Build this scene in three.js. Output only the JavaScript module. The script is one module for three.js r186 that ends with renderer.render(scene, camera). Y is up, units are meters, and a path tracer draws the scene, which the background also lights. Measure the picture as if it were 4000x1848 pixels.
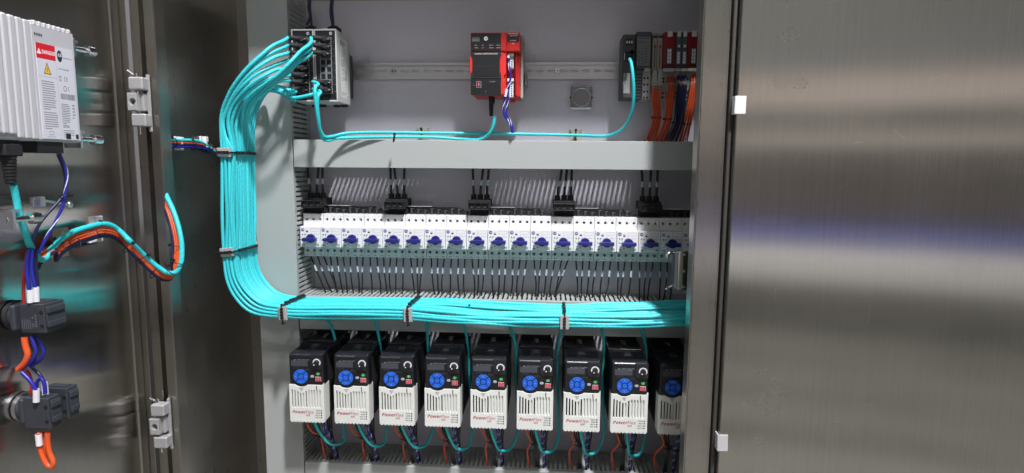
import * as THREE from 'three';
import { RoundedBoxGeometry } from 'three/addons/geometries/RoundedBoxGeometry.js';
import { mergeGeometries } from 'three/addons/utils/BufferGeometryUtils.js';
import { RectAreaLightUniformsLib } from 'three/addons/lights/RectAreaLightUniformsLib.js';

// ---------------------------------------------------------------- camera, light, exposure
const scene = new THREE.Scene();
scene.background = new THREE.Color(0x000000);
const camera = new THREE.PerspectiveCamera(43.621, 1024 / 473, 0.02, 60);
camera.position.set(0.5305, 0.1072, 1.3165);
camera.rotation.set(-0.11979, 0.05999, 0.00748, 'YXZ');
const renderer = new THREE.WebGLRenderer({ antialias: true });
renderer.toneMapping = THREE.LinearToneMapping;
renderer.toneMappingExposure = 0.72;
renderer.outputColorSpace = THREE.SRGBColorSpace;
renderer.shadowMap.enabled = true;
RectAreaLightUniformsLib.init();
const V = (x, y, z) => new THREE.Vector3(x, y, z);
const LAMPS = [   // [x, y, z, width, length, intensity, aimX, aimY, aimZ]
  [1.16, 2.86, 1.88, 0.16, 0.34, 1700, 0.42, -0.05, 0.1],
  [-1.3, 2.75, 3.9, 0.3, 1.2, 7, 0.4, 0.1, 0],
  [1.2, 2.9, 3.2, 0.3, 1.5, 240, 1.8, -0.2, 6.0],  // this and the next: unseen lamps added to brighten what the door mirrors
  [3.8, 2.9, 2.8, 0.3, 1.5, 240, 4.3, -0.2, 5.6],
];
// ---------------------------------------------------------------- helpers
let seed = 7;
const rnd = () => { seed = (seed * 1664525 + 1013904223) >>> 0; return seed / 4294967296; };
const rr = (a, b) => a + (b - a) * rnd();
const used = {};
const numbered = n => { const k = used[n] = (used[n] ?? -1) + 1; return k ? n + '_' + String(k).padStart(3, '0') : n; };
const ORD = ['first', 'second', 'third', 'fourth', 'fifth', 'sixth', 'seventh', 'eighth', 'ninth', 'tenth', 'eleventh', 'twelfth', 'thirteenth', 'fourteenth', 'fifteenth', 'sixteenth', 'seventeenth', 'eighteenth', 'nineteenth'];
function tag(o, label, category, group) { o.userData.label = label; o.userData.category = category; if (group) o.userData.group = group; return o; }
function thing(name, label, category, group) { const o = new THREE.Group(); o.name = numbered(name); scene.add(o); return tag(o, label, category, group); }
function part(name, geos, mat, parent) {
  const list = Array.isArray(geos) ? geos : [geos];
  const g = list.length > 1 ? mergeGeometries(list.map(x => { const y = x.index ? x.toNonIndexed() : x; for (const k of Object.keys(y.attributes)) if (!['position', 'normal', 'uv'].includes(k)) y.deleteAttribute(k); return y; })) : list[0];
  const m = new THREE.Mesh(g, mat); m.name = parent === scene ? numbered(name) : name; m.castShadow = m.receiveShadow = true; parent.add(m); return m;
}
// set a thing's origin at its base without moving what it is made of
const fine = m => { m.userData.kind = 'stuff'; return m; };   // pieces too small to pick apart
function settle(o) {
  o.updateMatrixWorld(true);
  const b = new THREE.Box3().setFromObject(o); if (b.isEmpty()) return o;
  const base = V((b.min.x + b.max.x) / 2, b.min.y, (b.min.z + b.max.z) / 2);
  if (o.isMesh) { const d = base.clone().sub(o.position); o.geometry.translate(-d.x, -d.y, -d.z); o.position.copy(base); for (const c of o.children) c.position.sub(d); return o; }
  const l = o.worldToLocal(base.clone());
  for (const c of o.children) c.position.sub(l);
  o.position.copy(base); return o;
}
function single(name, geos, mat, label, category, group) { return settle(tag(part(name, geos, mat, scene), label, category, group)); }
function uvBox(g) { // uv in metres, by the way a face points
  const p = g.attributes.position, n = g.attributes.normal, uv = g.attributes.uv;
  for (let i = 0; i < p.count; i++) {
    const ax = Math.abs(n.getX(i)), ay = Math.abs(n.getY(i)), az = Math.abs(n.getZ(i));
    if (az >= ax && az >= ay) uv.setXY(i, p.getX(i), p.getY(i)); else if (ax >= ay) uv.setXY(i, p.getZ(i), p.getY(i)); else uv.setXY(i, p.getX(i), p.getZ(i));
  }
  return g;
}
// box from corner to corner, edges rounded by r
function box(x0, x1, y0, y1, z0, z1, r = 0) {
  const w = x1 - x0, h = y1 - y0, d = z1 - z0;
  const g = r > 0 ? new RoundedBoxGeometry(w, h, d, 2, Math.min(r, w / 2.05, h / 2.05, d / 2.05)) : new THREE.BoxGeometry(w, h, d);
  g.translate((x0 + x1) / 2, (y0 + y1) / 2, (z0 + z1) / 2);
  return uvBox(g);
}
function cyl(a, b, r0, r1 = r0, seg = 14) {
  const d = b.clone().sub(a), g = new THREE.CylinderGeometry(r1, r0, d.length(), seg);
  g.applyQuaternion(new THREE.Quaternion().setFromUnitVectors(V(0, 1, 0), d.clone().normalize()));
  return g.translate((a.x + b.x) / 2, (a.y + b.y) / 2, (a.z + b.z) / 2);
}
function tube(pts, r, seg = 0, rad = 8) {
  const c = new THREE.CatmullRomCurve3(pts, false, 'centripetal'), len = c.getLength();
  const g = new THREE.TubeGeometry(c, seg || Math.max(8, Math.round(len / 0.006)), r, rad, false);
  const uv = g.attributes.uv; for (let i = 0; i < uv.count; i++) uv.setX(i, uv.getX(i) * len / 0.02);
  return g;
}
function poly(pts, holes = []) {
  const s = new THREE.Shape(pts.map(p => new THREE.Vector2(p[0], p[1])));
  for (const h of holes) s.holes.push(h.isPath ? h : Object.assign(new THREE.Path(), new THREE.Path(h.map(p => new THREE.Vector2(p[0], p[1])))));
  return s;
}
const rect = (x0, x1, y0, y1) => [[x0, y0], [x1, y0], [x1, y1], [x0, y1]];
const disc = (x, y, r, n = 12) => Array.from({ length: n }, (_, k) => [x + r * Math.cos(k / n * 6.28319), y + r * Math.sin(k / n * 6.28319)]);
const pill = (x0, x1, y0, y1, n = 5) => { // rounded in the narrow direction
  const w = x1 - x0, h = y1 - y0, o = [];
  if (h >= w) { const r = w / 2, c = x0 + r; for (let k = 0; k <= n; k++) o.push([c + r * Math.cos(k / n * Math.PI), y1 - r + r * Math.sin(k / n * Math.PI)]); for (let k = 0; k <= n; k++) o.push([c - r * Math.cos(k / n * Math.PI), y0 + r - r * Math.sin(k / n * Math.PI)]); }
  else { const r = h / 2, c = y0 + r; for (let k = 0; k <= n; k++) o.push([x1 - r + r * Math.sin(k / n * Math.PI), c - r * Math.cos(k / n * Math.PI)]); for (let k = 0; k <= n; k++) o.push([x0 + r - r * Math.sin(k / n * Math.PI), c + r * Math.cos(k / n * Math.PI)]); }
  return o;
};
const extrude = (shape, depth, bevel = 0) => new THREE.ExtrudeGeometry(shape, { depth, bevelEnabled: bevel > 0, bevelSize: bevel, bevelThickness: bevel, bevelOffset: -bevel, bevelSegments: 2, curveSegments: 6 });
function panelPlane(x0, x1, y0, y1, z) { return new THREE.PlaneGeometry(x1 - x0, y1 - y0).translate((x0 + x1) / 2, (y0 + y1) / 2, z); }

// ---------------------------------------------------------------- textures and materials
function noiseTex(w, h, fn, srgb) {
  const d = new Uint8Array(w * h * 4);
  for (let y = 0; y < h; y++) for (let x = 0; x < w; x++) { const v = fn(x, y); const i = (y * w + x) * 4; const a = Array.isArray(v) ? v : [v, v, v]; d[i] = a[0]; d[i + 1] = a[1]; d[i + 2] = a[2]; d[i + 3] = 255; }
  const t = new THREE.DataTexture(d, w, h); t.wrapS = t.wrapT = THREE.RepeatWrapping; t.magFilter = THREE.LinearFilter; t.minFilter = THREE.LinearFilter; if (srgb) t.colorSpace = THREE.SRGBColorSpace; t.needsUpdate = true; return t;
}
function smoothField(n, cell) { // tiling value noise, 0..1
  const g = n / cell, a = Array.from({ length: g * g }, rnd);
  return (x, y) => { const fx = x / cell, fy = y / cell, i = Math.floor(fx), j = Math.floor(fy); let u = fx - i, v = fy - j; u = u * u * (3 - 2 * u); v = v * v * (3 - 2 * v); const q = (p, r) => a[((r % g + g) % g) * g + (p % g + g) % g]; return (q(i, j) * (1 - u) + q(i + 1, j) * u) * (1 - v) + (q(i, j + 1) * (1 - u) + q(i + 1, j + 1) * u) * v; };
}
const f64 = smoothField(512, 64), f16 = smoothField(512, 16), f8 = smoothField(512, 8), f4 = smoothField(512, 4);
// brushed sheet: fine vertical grain, blotches of handling marks, specks of dust and a few scratches
const grainCol = Array.from({ length: 512 }, rnd);
const speck = new Map(); for (let k = 0; k < 260; k++) { const x = Math.floor(rnd() * 512), y = Math.floor(rnd() * 512), l = rnd() < 0.05 ? 2 + Math.floor(rnd() * 6) : 1; for (let j = 0; j < l; j++) speck.set(((y + j) % 512) * 512 + (x + (rnd() < 0.3 ? 1 : 0)) % 512, 25 + rnd() * 70); }
const steelRough = noiseTex(512, 512, (x, y) => { const b = f64(x, y); return Math.min(255, 120 + 10 * (grainCol[x] - 0.5) + 6 * (rnd() - 0.5) + 70 * Math.max(0, b - 0.62) + 8 * (f16(x, y) - 0.5)); });
const steelColour = noiseTex(512, 512, (x, y) => { const s = speck.get(y * 512 + x) ?? 0, v = 208 + 7 * (grainCol[x] - 0.5) + 4 * (f16(x, y) - 0.5) + 7 * (f64(x, y) - 0.5) + s * 0.6; return [Math.min(255, v), Math.min(255, v - 2), Math.min(255, v - 6)]; }, true);
for (const t of [steelRough, steelColour]) t.repeat.set(2.2, 2.2);
// the closed door: fine vertical brushing, thumb marks near its edge, smears and a few scratches
const gr1 = Array.from({ length: 1024 }, rnd), marks = new Float32Array(1024 * 1024), dust = new Float32Array(1024 * 1024);
const blob = (cx, cy, rx, ry, v) => { for (let y = Math.max(0, Math.floor(cy - ry)); y <= Math.min(1023, cy + ry); y++) for (let x = Math.max(0, Math.floor(cx - rx)); x <= Math.min(1023, cx + rx); x++) { const d = ((x - cx) / rx) ** 2 + ((y - cy) / ry) ** 2; if (d < 1) marks[y * 1024 + x] += v * (d > 0.6 ? 1.3 : 0.8) * (0.6 + 0.8 * f4(x, y)); } };
for (let k = 0; k < 26; k++) blob(40 + rnd() * 90, 560 + rnd() * 420, 9 + rnd() * 15, 9 + rnd() * 14, 10 + rnd() * 14);
for (let k = 0; k < 40; k++) blob(rnd() * 1024, rnd() * 1024, 10 + rnd() * 30, 8 + rnd() * 20, 4 + rnd() * 8);
for (let k = 0; k < 700; k++) dust[Math.floor(rnd() * 1024 * 1024)] = 20 + rnd() * 60;
for (let k = 0; k < 46; k++) { let x = rnd() * 1023, y = rnd() * 1023; const a = rnd() * 6.28, l = 6 + rnd() * 40, v = 14 + rnd() * 30; for (let j = 0; j < l; j++) { x += Math.cos(a); y += Math.sin(a); if (x > 0 && y > 0 && x < 1023 && y < 1023) dust[Math.floor(y) * 1024 + Math.floor(x)] = v; } }
const doorRough = noiseTex(1024, 1024, (x, y) => Math.min(255, 118 + 9 * (gr1[x] - 0.5) + 8 * (f8(x * 4, Math.floor(y / 3)) - 0.5) + marks[y * 1024 + x] + 10 * (f64(x / 2, y / 2) - 0.5)));
const doorColour = noiseTex(1024, 1024, (x, y) => { const v = 208 + 9 * (gr1[x] - 0.5) + 5 * (f8(x * 4, Math.floor(y / 3)) - 0.5) + 8 * (f64(x / 2, y / 2) - 0.5) + marks[y * 1024 + x] * 0.25 + dust[y * 1024 + x]; return [Math.min(255, v), Math.min(255, v - 1), Math.min(255, v - 5)]; }, true);
for (const t of [doorRough, doorColour]) { t.repeat.set(1.25, 1.25); t.offset.set(-0.0448, 0.25); }
const orangePeel = noiseTex(512, 512, (x, y) => 255 * (0.6 * f8(x, y) + 0.4 * f4(x, y))); orangePeel.repeat.set(5, 5);
const plasticGrain = noiseTex(256, 256, (x, y) => 120 + 60 * rnd() + 40 * f4(x, y)); plasticGrain.repeat.set(30, 30);
const twist = noiseTex(64, 64, (x, y) => 128 + 100 * Math.sin((x + y) / 64 * 6.28319 * 2) * (0.6 + 0.4 * f16(x * 4, y * 4)));
const jacketTone = noiseTex(256, 64, (x, y) => 226 + 26 * f16(x, y * 2) - 14 * f4(x, y));
const concreteTone = noiseTex(512, 512, (x, y) => 150 + 70 * f64(x, y) + 25 * f8(x, y), true); concreteTone.repeat.set(0.5, 0.5);
function std(color, roughness = 0.5, o = {}) { const m = new THREE.MeshStandardMaterial({ roughness, ...o }); if (Array.isArray(color)) m.color.setRGB(...color); else m.color.set(color); return m; }
function phys(color, roughness, o = {}) { const m = new THREE.MeshPhysicalMaterial({ roughness, ...o }); if (Array.isArray(color)) m.color.setRGB(...color); else m.color.set(color); return m; }
const M = {
  steel: phys([0.66, 0.64, 0.61], 0.62, { metalness: 1, roughnessMap: steelRough, map: steelColour, anisotropy: 0.9 }),
  leaf: phys([0.72, 0.71, 0.68], 0.34, { metalness: 1, roughnessMap: steelRough, map: steelColour, anisotropy: 1 }),
  door: phys([0.7, 0.69, 0.66], 0.46, { metalness: 1, roughnessMap: doorRough, map: doorColour, anisotropy: 1 }),
  enamel: std([0.58, 0.57, 0.63], 0.34, { bumpMap: orangePeel, bumpScale: 0.0004 }),
  duct: std([0.395, 0.42, 0.405], 0.5, { bumpMap: plasticGrain, bumpScale: 0.00004 }),
  teal: std([0.04, 0.66, 0.7], 0.42, { bumpMap: twist, bumpScale: 0.00035, map: jacketTone }),
  zinc: std([0.72, 0.74, 0.78], 0.28, { metalness: 1 }),
  rail: std([0.62, 0.62, 0.62], 0.4, { metalness: 0.8 }),
  castZinc: std([0.42, 0.42, 0.42], 0.5, { metalness: 0.35, bumpMap: plasticGrain, bumpScale: 0.0002 }),
  chrome: std([0.85, 0.85, 0.87], 0.16, { metalness: 1 }),
  black: std([0.012, 0.012, 0.014], 0.42), blackMatt: std([0.013, 0.013, 0.015], 0.72), dark: std([0.006, 0.006, 0.007], 0.85),
  blackGloss: phys([0.013, 0.014, 0.019], 0.32, { clearcoat: 0.4, clearcoatRoughness: 0.25 }),
  wire: std([0.012, 0.012, 0.013], 0.36), orange: std([0.72, 0.1, 0.022], 0.35), orangeDeep: std([0.5, 0.065, 0.016], 0.4), blue: std([0.018, 0.02, 0.28], 0.35), navy: std([0.011, 0.013, 0.055], 0.4), wireWhite: std([0.75, 0.75, 0.78], 0.4), red: std([0.5, 0.02, 0.02], 0.4),
  white: std([0.74, 0.75, 0.75], 0.42, { bumpMap: plasticGrain, bumpScale: 0.00004 }), cover: std([0.74, 0.76, 0.71], 0.48, { bumpMap: plasticGrain, bumpScale: 0.00004 }), offWhite: std([0.66, 0.66, 0.62], 0.5), lowerGrey: std([0.58, 0.62, 0.61], 0.45),
  marker: std([0.36, 0.42, 0.46], 0.55), moduleRed: std([0.33, 0.02, 0.025], 0.45), redPlastic: std([0.56, 0.02, 0.018], 0.38), knob: std([0.02, 0.022, 0.175], 0.34), keyBlue: std([0.02, 0.13, 0.66], 0.4), keyGreen: std([0.05, 0.36, 0.1], 0.4), keyRed: std([0.55, 0.035, 0.06], 0.4), keyGrey: std([0.4, 0.42, 0.45], 0.4),
  darkGrey: std([0.055, 0.06, 0.066], 0.5), midGrey: std([0.22, 0.24, 0.25], 0.5), terminal: std([0.36, 0.36, 0.34], 0.5), screen: phys([0.06, 0.066, 0.08], 0.3), alu: std([0.56, 0.56, 0.58], 0.55, { metalness: 0.25, bumpMap: plasticGrain, bumpScale: 0.0003 }),
  comb: std([0.4, 0.4, 0.39], 0.5), mount: std([0.5, 0.5, 0.4], 0.5), seal: std([0.05, 0.047, 0.042], 0.6), clip: std([0.75, 0.75, 0.77], 0.42), brass: std([0.6, 0.5, 0.3], 0.35, { metalness: 1 }),
  contact: std([0.035, 0.04, 0.05], 0.55, { bumpMap: plasticGrain, bumpScale: 0.0001 }),
};
M.enamel.bumpMap = orangePeel;
const TEALS = [[0.055, 0.7, 0.76], [0.045, 0.6, 0.66], [0.065, 0.74, 0.78], [0.05, 0.65, 0.7]].map(c => std(c, 0.42, { bumpMap: twist, bumpScale: 0.0003, map: jacketTone }));
function canvasMat(w, h, draw, base = {}) {
  const c = document.createElement('canvas'); c.width = w; c.height = h; const x = c.getContext('2d'); draw(x, w, h);
  const t = new THREE.CanvasTexture(c); t.colorSpace = THREE.SRGBColorSpace; t.anisotropy = 8;
  return new THREE.MeshStandardMaterial({ map: t, roughness: 0.45, ...base });
}
function text(x, s, px, py, size, colour, o = {}) { x.fillStyle = colour; x.font = (o.style ?? '') + ' ' + size + 'px ' + (o.font ?? 'sans-serif'); x.textAlign = o.align ?? 'left'; x.textBaseline = 'middle'; x.fillText(s, px, py); }
function abMark(x, cx, cy, r, bg, fg) { x.fillStyle = bg; x.beginPath(); for (let k = 0; k < 8; k++) { const a = (k + 0.5) * Math.PI / 4; x.lineTo(cx + r * Math.cos(a), cy + r * Math.sin(a)); } x.closePath(); x.fill(); text(x, 'AB', cx, cy - r * 0.05, r * 1.05, fg, { align: 'center', font: 'serif', style: 'bold' }); x.fillStyle = fg; x.fillRect(cx - r * 0.45, cy + r * 0.5, r * 0.9, r * 0.08); }
function lines(x, x0, y0, w, n, step, h, colour) { x.fillStyle = colour; for (let k = 0; k < n; k++) { let p = x0; const end = x0 + w * (k === n - 1 ? 0.5 : rr(0.85, 1)); while (p < end) { const l = rr(3, 12); x.fillRect(p, y0 + k * step, Math.min(l, end - p), h); p += l + 3; } } }

// ---------------------------------------------------------------- the room behind the camera (what the steel mirrors, and what holds the lamps)
{
  const structure = (n, g, m) => { const o = part(n, g, m, scene); o.userData.kind = 'structure'; return settle(o); };
  structure('floor', box(-5, 7, -1.5, -1.4, -0.3, 7), std([0.38, 0.38, 0.34], 0.6, { map: concreteTone }));
  structure('ceiling', box(-5, 7, 3.1, 3.2, -0.3, 7), std([0.3, 0.31, 0.3], 0.8));
  structure('wall', box(-5, 7, -1.4, 3.1, 6.9, 7), std([0.27, 0.28, 0.26], 0.75));
  structure('wall', box(-5, -4.9, -1.4, 3.1, -0.3, 6.9), std([0.3, 0.31, 0.3], 0.75));
  structure('wall', box(6.9, 7, -1.4, 3.1, -0.3, 6.9), std([0.3, 0.31, 0.3], 0.75));
  structure('wall', box(-4.9, 6.9, -1.4, 3.1, -0.3, -0.24), std([0.2, 0.2, 0.2], 0.75));
  LAMPS.forEach(([x, y, z, w, l, I, ax, ay, az], q) => {
    const lab = ['bright short ceiling lamp nearest the cabinet, above its right door', 'long dim ceiling lamp left behind the camera', 'long unseen lamp added to brighten the mirrored rack, left one', 'long unseen lamp added to brighten the mirrored rack, right one'][q];
    const t = thing('ceiling_or_fill_lamp', lab, 'lamp'); t.position.set(x, y + 0.02, z); t.lookAt(ax, ay, az);
    part('housing', box(-w / 2 - 0.02, w / 2 + 0.02, -l / 2 - 0.02, l / 2 + 0.02, -0.08, -0.012), M.offWhite, t);
    part('diffuser', box(-w / 2, w / 2, -l / 2, l / 2, -0.011, -0.003), std([0.8, 0.8, 0.8], 0.5, { emissive: 0xffffff, emissiveIntensity: 6 }), t);
    const r = new THREE.RectAreaLight(0xfdfaff, I, w, l); r.position.set(x, y + 0.02, z); r.lookAt(ax, ay, az); scene.add(r);
  });
  // made-up unseen rack: heights and colours set for the bands mirrored in the door
  const k = thing('added_rack', 'unseen blue rack with brown cartons, added for the bands mirrored in the door', 'rack');
  const steelBlue = std([0.14, 0.16, 0.5], 0.5), carton = std([0.36, 0.31, 0.27], 0.8), crate = std([0.17, 0.15, 0.13], 0.8), paper = std([0.82, 0.81, 0.79], 0.7);
  const pale = std([0.4, 0.345, 0.3], 0.8), brown = std([0.2, 0.175, 0.155], 0.8), dim = std([0.1, 0.088, 0.08], 0.8), greyBin = std([0.58, 0.57, 0.56], 0.7), edge = std([0.06, 0.055, 0.05], 0.8);
  const row = (name, mats, y0, ya, yb, z0) => { let px = -3.95; while (px < 3.1) { const w = Math.min(rr(0.5, 1.1), 3.2 - px); part(name, box(px, px + w, y0, rr(ya, yb), z0 + rr(0, 0.03), 0.8), mats[Math.floor(rnd() * mats.length)], k); px += w + 0.02; } };
  part('beam', box(-4, 3.2, 0.03, 0.17, 0, 0.08), steelBlue, k);
  for (const x of [-4, -1.6, 0.8, 3.2]) part('upright', box(x - 0.04, x + 0.04, -0.8, 2.0, 0.82, 0.9), steelBlue, k);
  part('shelf', box(-4, 3.2, 0.2, 0.24, 0.09, 0.82), edge, k);
  row('crate', [dim, dim, brown], 0.245, 0.62, 0.68, 0.1); row('carton', [brown, dim], 0.69, 0.84, 0.87, 0.12);
  part('shelf', box(-4, 3.2, 0.9, 0.94, 0.09, 0.82), greyBin, k); row('carton', [pale], 0.945, 1.03, 1.06, 0.12);
  part('shelf', box(-4, 3.2, 1.26, 1.3, 0.09, 0.82), greyBin, k); row('carton', [pale], 1.305, 1.52, 1.56, 0.12);
  part('added_white_bar', box(-3.95, 3.15, -0.37, -0.03, -0.16, 0.7, 0.07), paper, k);  // added white bar, placed to mirror as the bright band
  part('shelf', box(-4, 3.2, -0.42, -0.375, 0.08, 0.82), edge, k);
  row('grey_bin', [greyBin, greyBin, paper], -0.73, -0.47, -0.44, 0.12); part('shelf', box(-4, 3.2, -0.78, -0.735, 0.08, 0.82), edge, k);
  k.position.set(3.2, -0.6, 4.75); k.rotation.y = 0.26;
  for (const [z0, z1, lab] of [[4.1, 4.25, 'dark floor strip before the rack, added for a mirrored line'], [3.3, 3.42, 'dark floor strip in the middle of the aisle, added for a mirrored line'], [2.6, 2.75, 'dark floor strip nearest the cabinet, added for a mirrored line']]) { const m = single('added_floor_strip', box(-3.5, 5, -0.006, 0.006, (z0 - z1) / 2, (z1 - z0) / 2, 0.003), edge, lab, 'floor strip'); m.position.set(1.2, -1.396, (z0 + z1) / 2); m.rotation.y = 0.14; }  // unseen strips added so the door mirrors dark lines low down
}

// ---------------------------------------------------------------- the cabinet
const XW = -0.18, ZF = 0.3, TOP = 0.6, BOT = -0.95;
{
  const c = thing('control_cabinet', 'stainless steel control cabinet standing open around all the wiring', 'cabinet');
  part('rear_sheet', box(XW, 1.7, BOT, TOP, -0.036, -0.034), M.steel, c);
  part('side_sheet', box(XW - 0.002, XW, BOT, TOP, -0.036, ZF - 0.002), M.steel, c);
  part('side_sheet', box(1.7, 1.702, BOT, TOP, -0.036, ZF - 0.002), M.steel, c);
  part('roof_sheet', box(XW - 0.002, 1.702, TOP, TOP + 0.002, -0.036, ZF), M.steel, c);
  part('base_sheet', box(XW - 0.002, 1.702, BOT - 0.002, BOT, -0.036, ZF), M.steel, c);
  // left front frame: flange facing the room, its lip going back, and the rain channel beside it
  part('front_frame', [box(-0.1685, -0.1535, BOT, TOP, ZF - 0.002, ZF, 0.0008), box(-0.1545, -0.1525, BOT, TOP, ZF - 0.03, ZF - 0.0015, 0.0008), box(-0.1705, -0.1685, BOT, TOP, ZF - 0.02, ZF - 0.001), box(-0.181, -0.169, BOT, TOP, ZF - 0.022, ZF - 0.02), box(-0.199, -0.181, BOT, TOP, ZF - 0.008, ZF - 0.0055, 0.001)], M.steel, c);
  // right front frame between the two doors
  part('front_frame', [box(0.7815, 0.8215, BOT, TOP, ZF - 0.002, ZF, 0.0009), box(0.779, 0.7815, BOT, TOP, ZF - 0.032, ZF - 0.0005, 0.001), box(0.8215, 0.842, BOT, TOP, ZF - 0.02, ZF - 0.017), box(0.8215, 0.8235, BOT, TOP, ZF - 0.017, ZF - 0.001)], M.steel, c);
  part('rubber_seal', box(0.8265, 0.8345, BOT, TOP, ZF - 0.0165, ZF + 0.004, 0.003), M.seal, c);
  part('mounting_panel', box(-0.1, 1.6, BOT + 0.05, 0.4608, -0.012, 0, 0.0015), M.enamel, c).userData.label = 'white enamelled mounting panel that carries the devices';
  settle(c);
  const d = thing('cabinet_door', 'closed stainless steel door sheet filling the right of the picture', 'cabinet door');
  part('door_sheet', [box(0.8355, 1.72, BOT, TOP, ZF + 0.016, ZF + 0.018, 0.0008)], M.door, d);
  part('door_rim', [box(0.8345, 0.8375, BOT, TOP, ZF + 0.001, ZF + 0.0172, 0.0012)], M.door, d);
  settle(d);
  for (const [y, h, tilt, lab] of [[0.207, 0.029, 0, 'white plastic clip on the closed door edge beside the input modules'], [-0.369, 0.03, 0.12, 'grey plastic clip on the closed door edge low in the picture']]) {
    const g = thing('edge_clip', lab, 'clip', null);
    part('clip_plate', box(-0.004, 0.0135, -h / 2, h / 2, 0.0185, 0.0205, 0.0009), y > 0 ? M.clip : std([0.5, 0.5, 0.51], 0.45), g);
    part('clip_bend', box(-0.0045, -0.0015, -h / 2, h / 2, 0.004, 0.0203, 0.0009), y > 0 ? M.clip : std([0.5, 0.5, 0.51], 0.45), g);
    g.position.set(0.8352, y, ZF); g.rotation.z = tilt * 0.2; settle(g);
  }
  
}
// ---------------------------------------------------------------- left door, standing open
const DOOR_Q = new THREE.Euler(0, 1.5508, 0), DOOR_O = V(-0.217, 0, 0.3);
function onDoor(o, dx = 0, dy = 0) { o.rotation.copy(DOOR_Q); o.position.copy(V(dx, dy, 0).applyEuler(DOOR_Q).add(DOOR_O)); return settle(o); }
{
  const d = thing('cabinet_door', 'open stainless steel door on the left carrying the operator panel', 'cabinet door');
  part('door_sheet', box(-0.78, -0.02, BOT, TOP, -0.003, 0, 0.0006), M.leaf, d);
  part('door_rim', [box(-0.021, 0.0, BOT, TOP, -0.012, 0.0035, 0.003), box(0.0005, 0.0022, BOT, TOP, -0.016, 0.014, 0.0008)], M.steel, d);
  onDoor(d);
  for (const [y, lab] of [[0.211, 'upper cast zinc hinge between the open door and the frame'], [-0.375, 'lower cast zinc hinge between the open door and the frame']]) {
    const h = thing('door_hinge', lab, 'hinge');
    part('hinge_block', box(-0.0005, 0.0255, 0.02, 0.042, 0, 0.02, 0.003), M.castZinc, h); part('hinge_block', box(0.001, 0.027, -0.042, -0.02, 0, 0.02, 0.003), M.castZinc, h);
    part('hinge_leaf', [extrude(poly(rect(-0.003, 0.0145, -0.015, 0.015), [disc(0.0065, 0, 0.0055)]), 0.02, 0.0012), box(0.0145, 0.021, -0.015, 0.015, 0, 0.012, 0.002), box(0.021, 0.0265, -0.05, 0.048, 0, 0.004, 0.001)], M.castZinc, h);
    part('screw', [new THREE.SphereGeometry(0.0046, 12, 8).scale(1, 1, 0.6).translate(0.006, -0.0005, 0.011)], M.chrome, h);
    part('hinge_pin', [cyl(V(0.0075, 0.02, 0.011), V(0.0075, 0.0435, 0.011), 0.0028), cyl(V(0.0085, -0.055, 0.008), V(0.0085, 0.05, 0.008), 0.0016), cyl(V(-0.004, 0.053, 0.014), V(0.004, 0.046, 0.01), 0.0022)], M.chrome, h);
    h.position.set(-0.1905, y, 0.302); settle(h);
  }
}
// ---------------------------------------------------------------- wiring ducts
const ductSlot = (len, width, pitch, slot, s0, s1) => { // one slotted wall lying in x (length), y (depth)
  const holes = []; for (let x = pitch; x < len - pitch * 0.6; x += pitch) { const m = (s0 + s1) / 2, a = slot / 2; holes.push([[x - a, s0 + a], [x, s0], [x + a, s0 + a], [x + a, m - 0.004], [x + a * 0.45, m - 0.002], [x + a * 0.45, m + 0.002], [x + a, m + 0.004], [x + a, s1 - a], [x, s1], [x - a, s1 - a], [x - a, m + 0.004], [x - a * 0.45, m + 0.002], [x - a * 0.45, m - 0.002], [x - a, m - 0.004]]); }
  return extrude(poly(rect(0, len, 0, width), holes), 0.0016);
};
function wiringDuct(label, x0, x1, y0, y1, vertical) {
  const t = thing('wiring_duct', label, 'wiring duct'), zf = 0.1;
  const len = vertical ? y1 - y0 : x1 - x0;
  const wall = () => ductSlot(len, zf - 0.002, 0.0104, 0.0042, 0.016, 0.088);
  const a = wall(), b = wall();
  if (vertical) { for (const [g, x] of [[a, x0], [b, x1 - 0.0016]]) { g.rotateZ(Math.PI / 2); g.rotateY(Math.PI / 2); g.applyMatrix4(new THREE.Matrix4().makeScale(1, 1, 1)); g.computeBoundingBox(); const q = g.boundingBox.min; g.translate(x - q.x, y0 - q.y, 0.001 - q.z); } }
  else for (const [g, y] of [[a, y0], [b, y1 - 0.0016]]) { g.rotateX(Math.PI / 2); g.computeBoundingBox(); const q = g.boundingBox.min; g.translate(x0 - q.x, y - q.y, 0.001 - q.z); }
  part('slotted_wall', a, M.duct, t); part('slotted_wall', b, M.duct, t);
  part('duct_floor', box(x0 + 0.002, x1 - 0.002, y0 + 0.002, y1 - 0.002, 0.001, 0.003), M.duct, t);
  part('duct_lid', vertical ? [box(x0 - 0.0018, x1 + 0.0018, y0, y1, zf, zf + 0.0024, 0.001)] : [box(x0, x1, y0 - 0.0016, y1 + 0.0016, zf, zf + 0.0024, 0.001), box(x0, x1, y1 + 0.0002, y1 + 0.0016, zf - 0.007, zf + 0.001), box(x0, x1, y0 - 0.0016, y0 - 0.0002, zf - 0.007, zf + 0.001)], M.duct, t);
  settle(t);
}
wiringDuct('tall grey wiring duct standing upright left of all the devices', -0.086, -0.004, -0.94, 0.455, true);
wiringDuct('grey wiring duct lying across between controller and motor protectors', 0.0, 1.5, 0.1015, 0.1555);
wiringDuct('grey wiring duct lying across behind the turquoise cable run', 0.0, 1.5, -0.2455, -0.176);
wiringDuct('grey wiring duct lying across beneath the frequency drives', 0.0, 1.5, -0.63, -0.5525);
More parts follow.
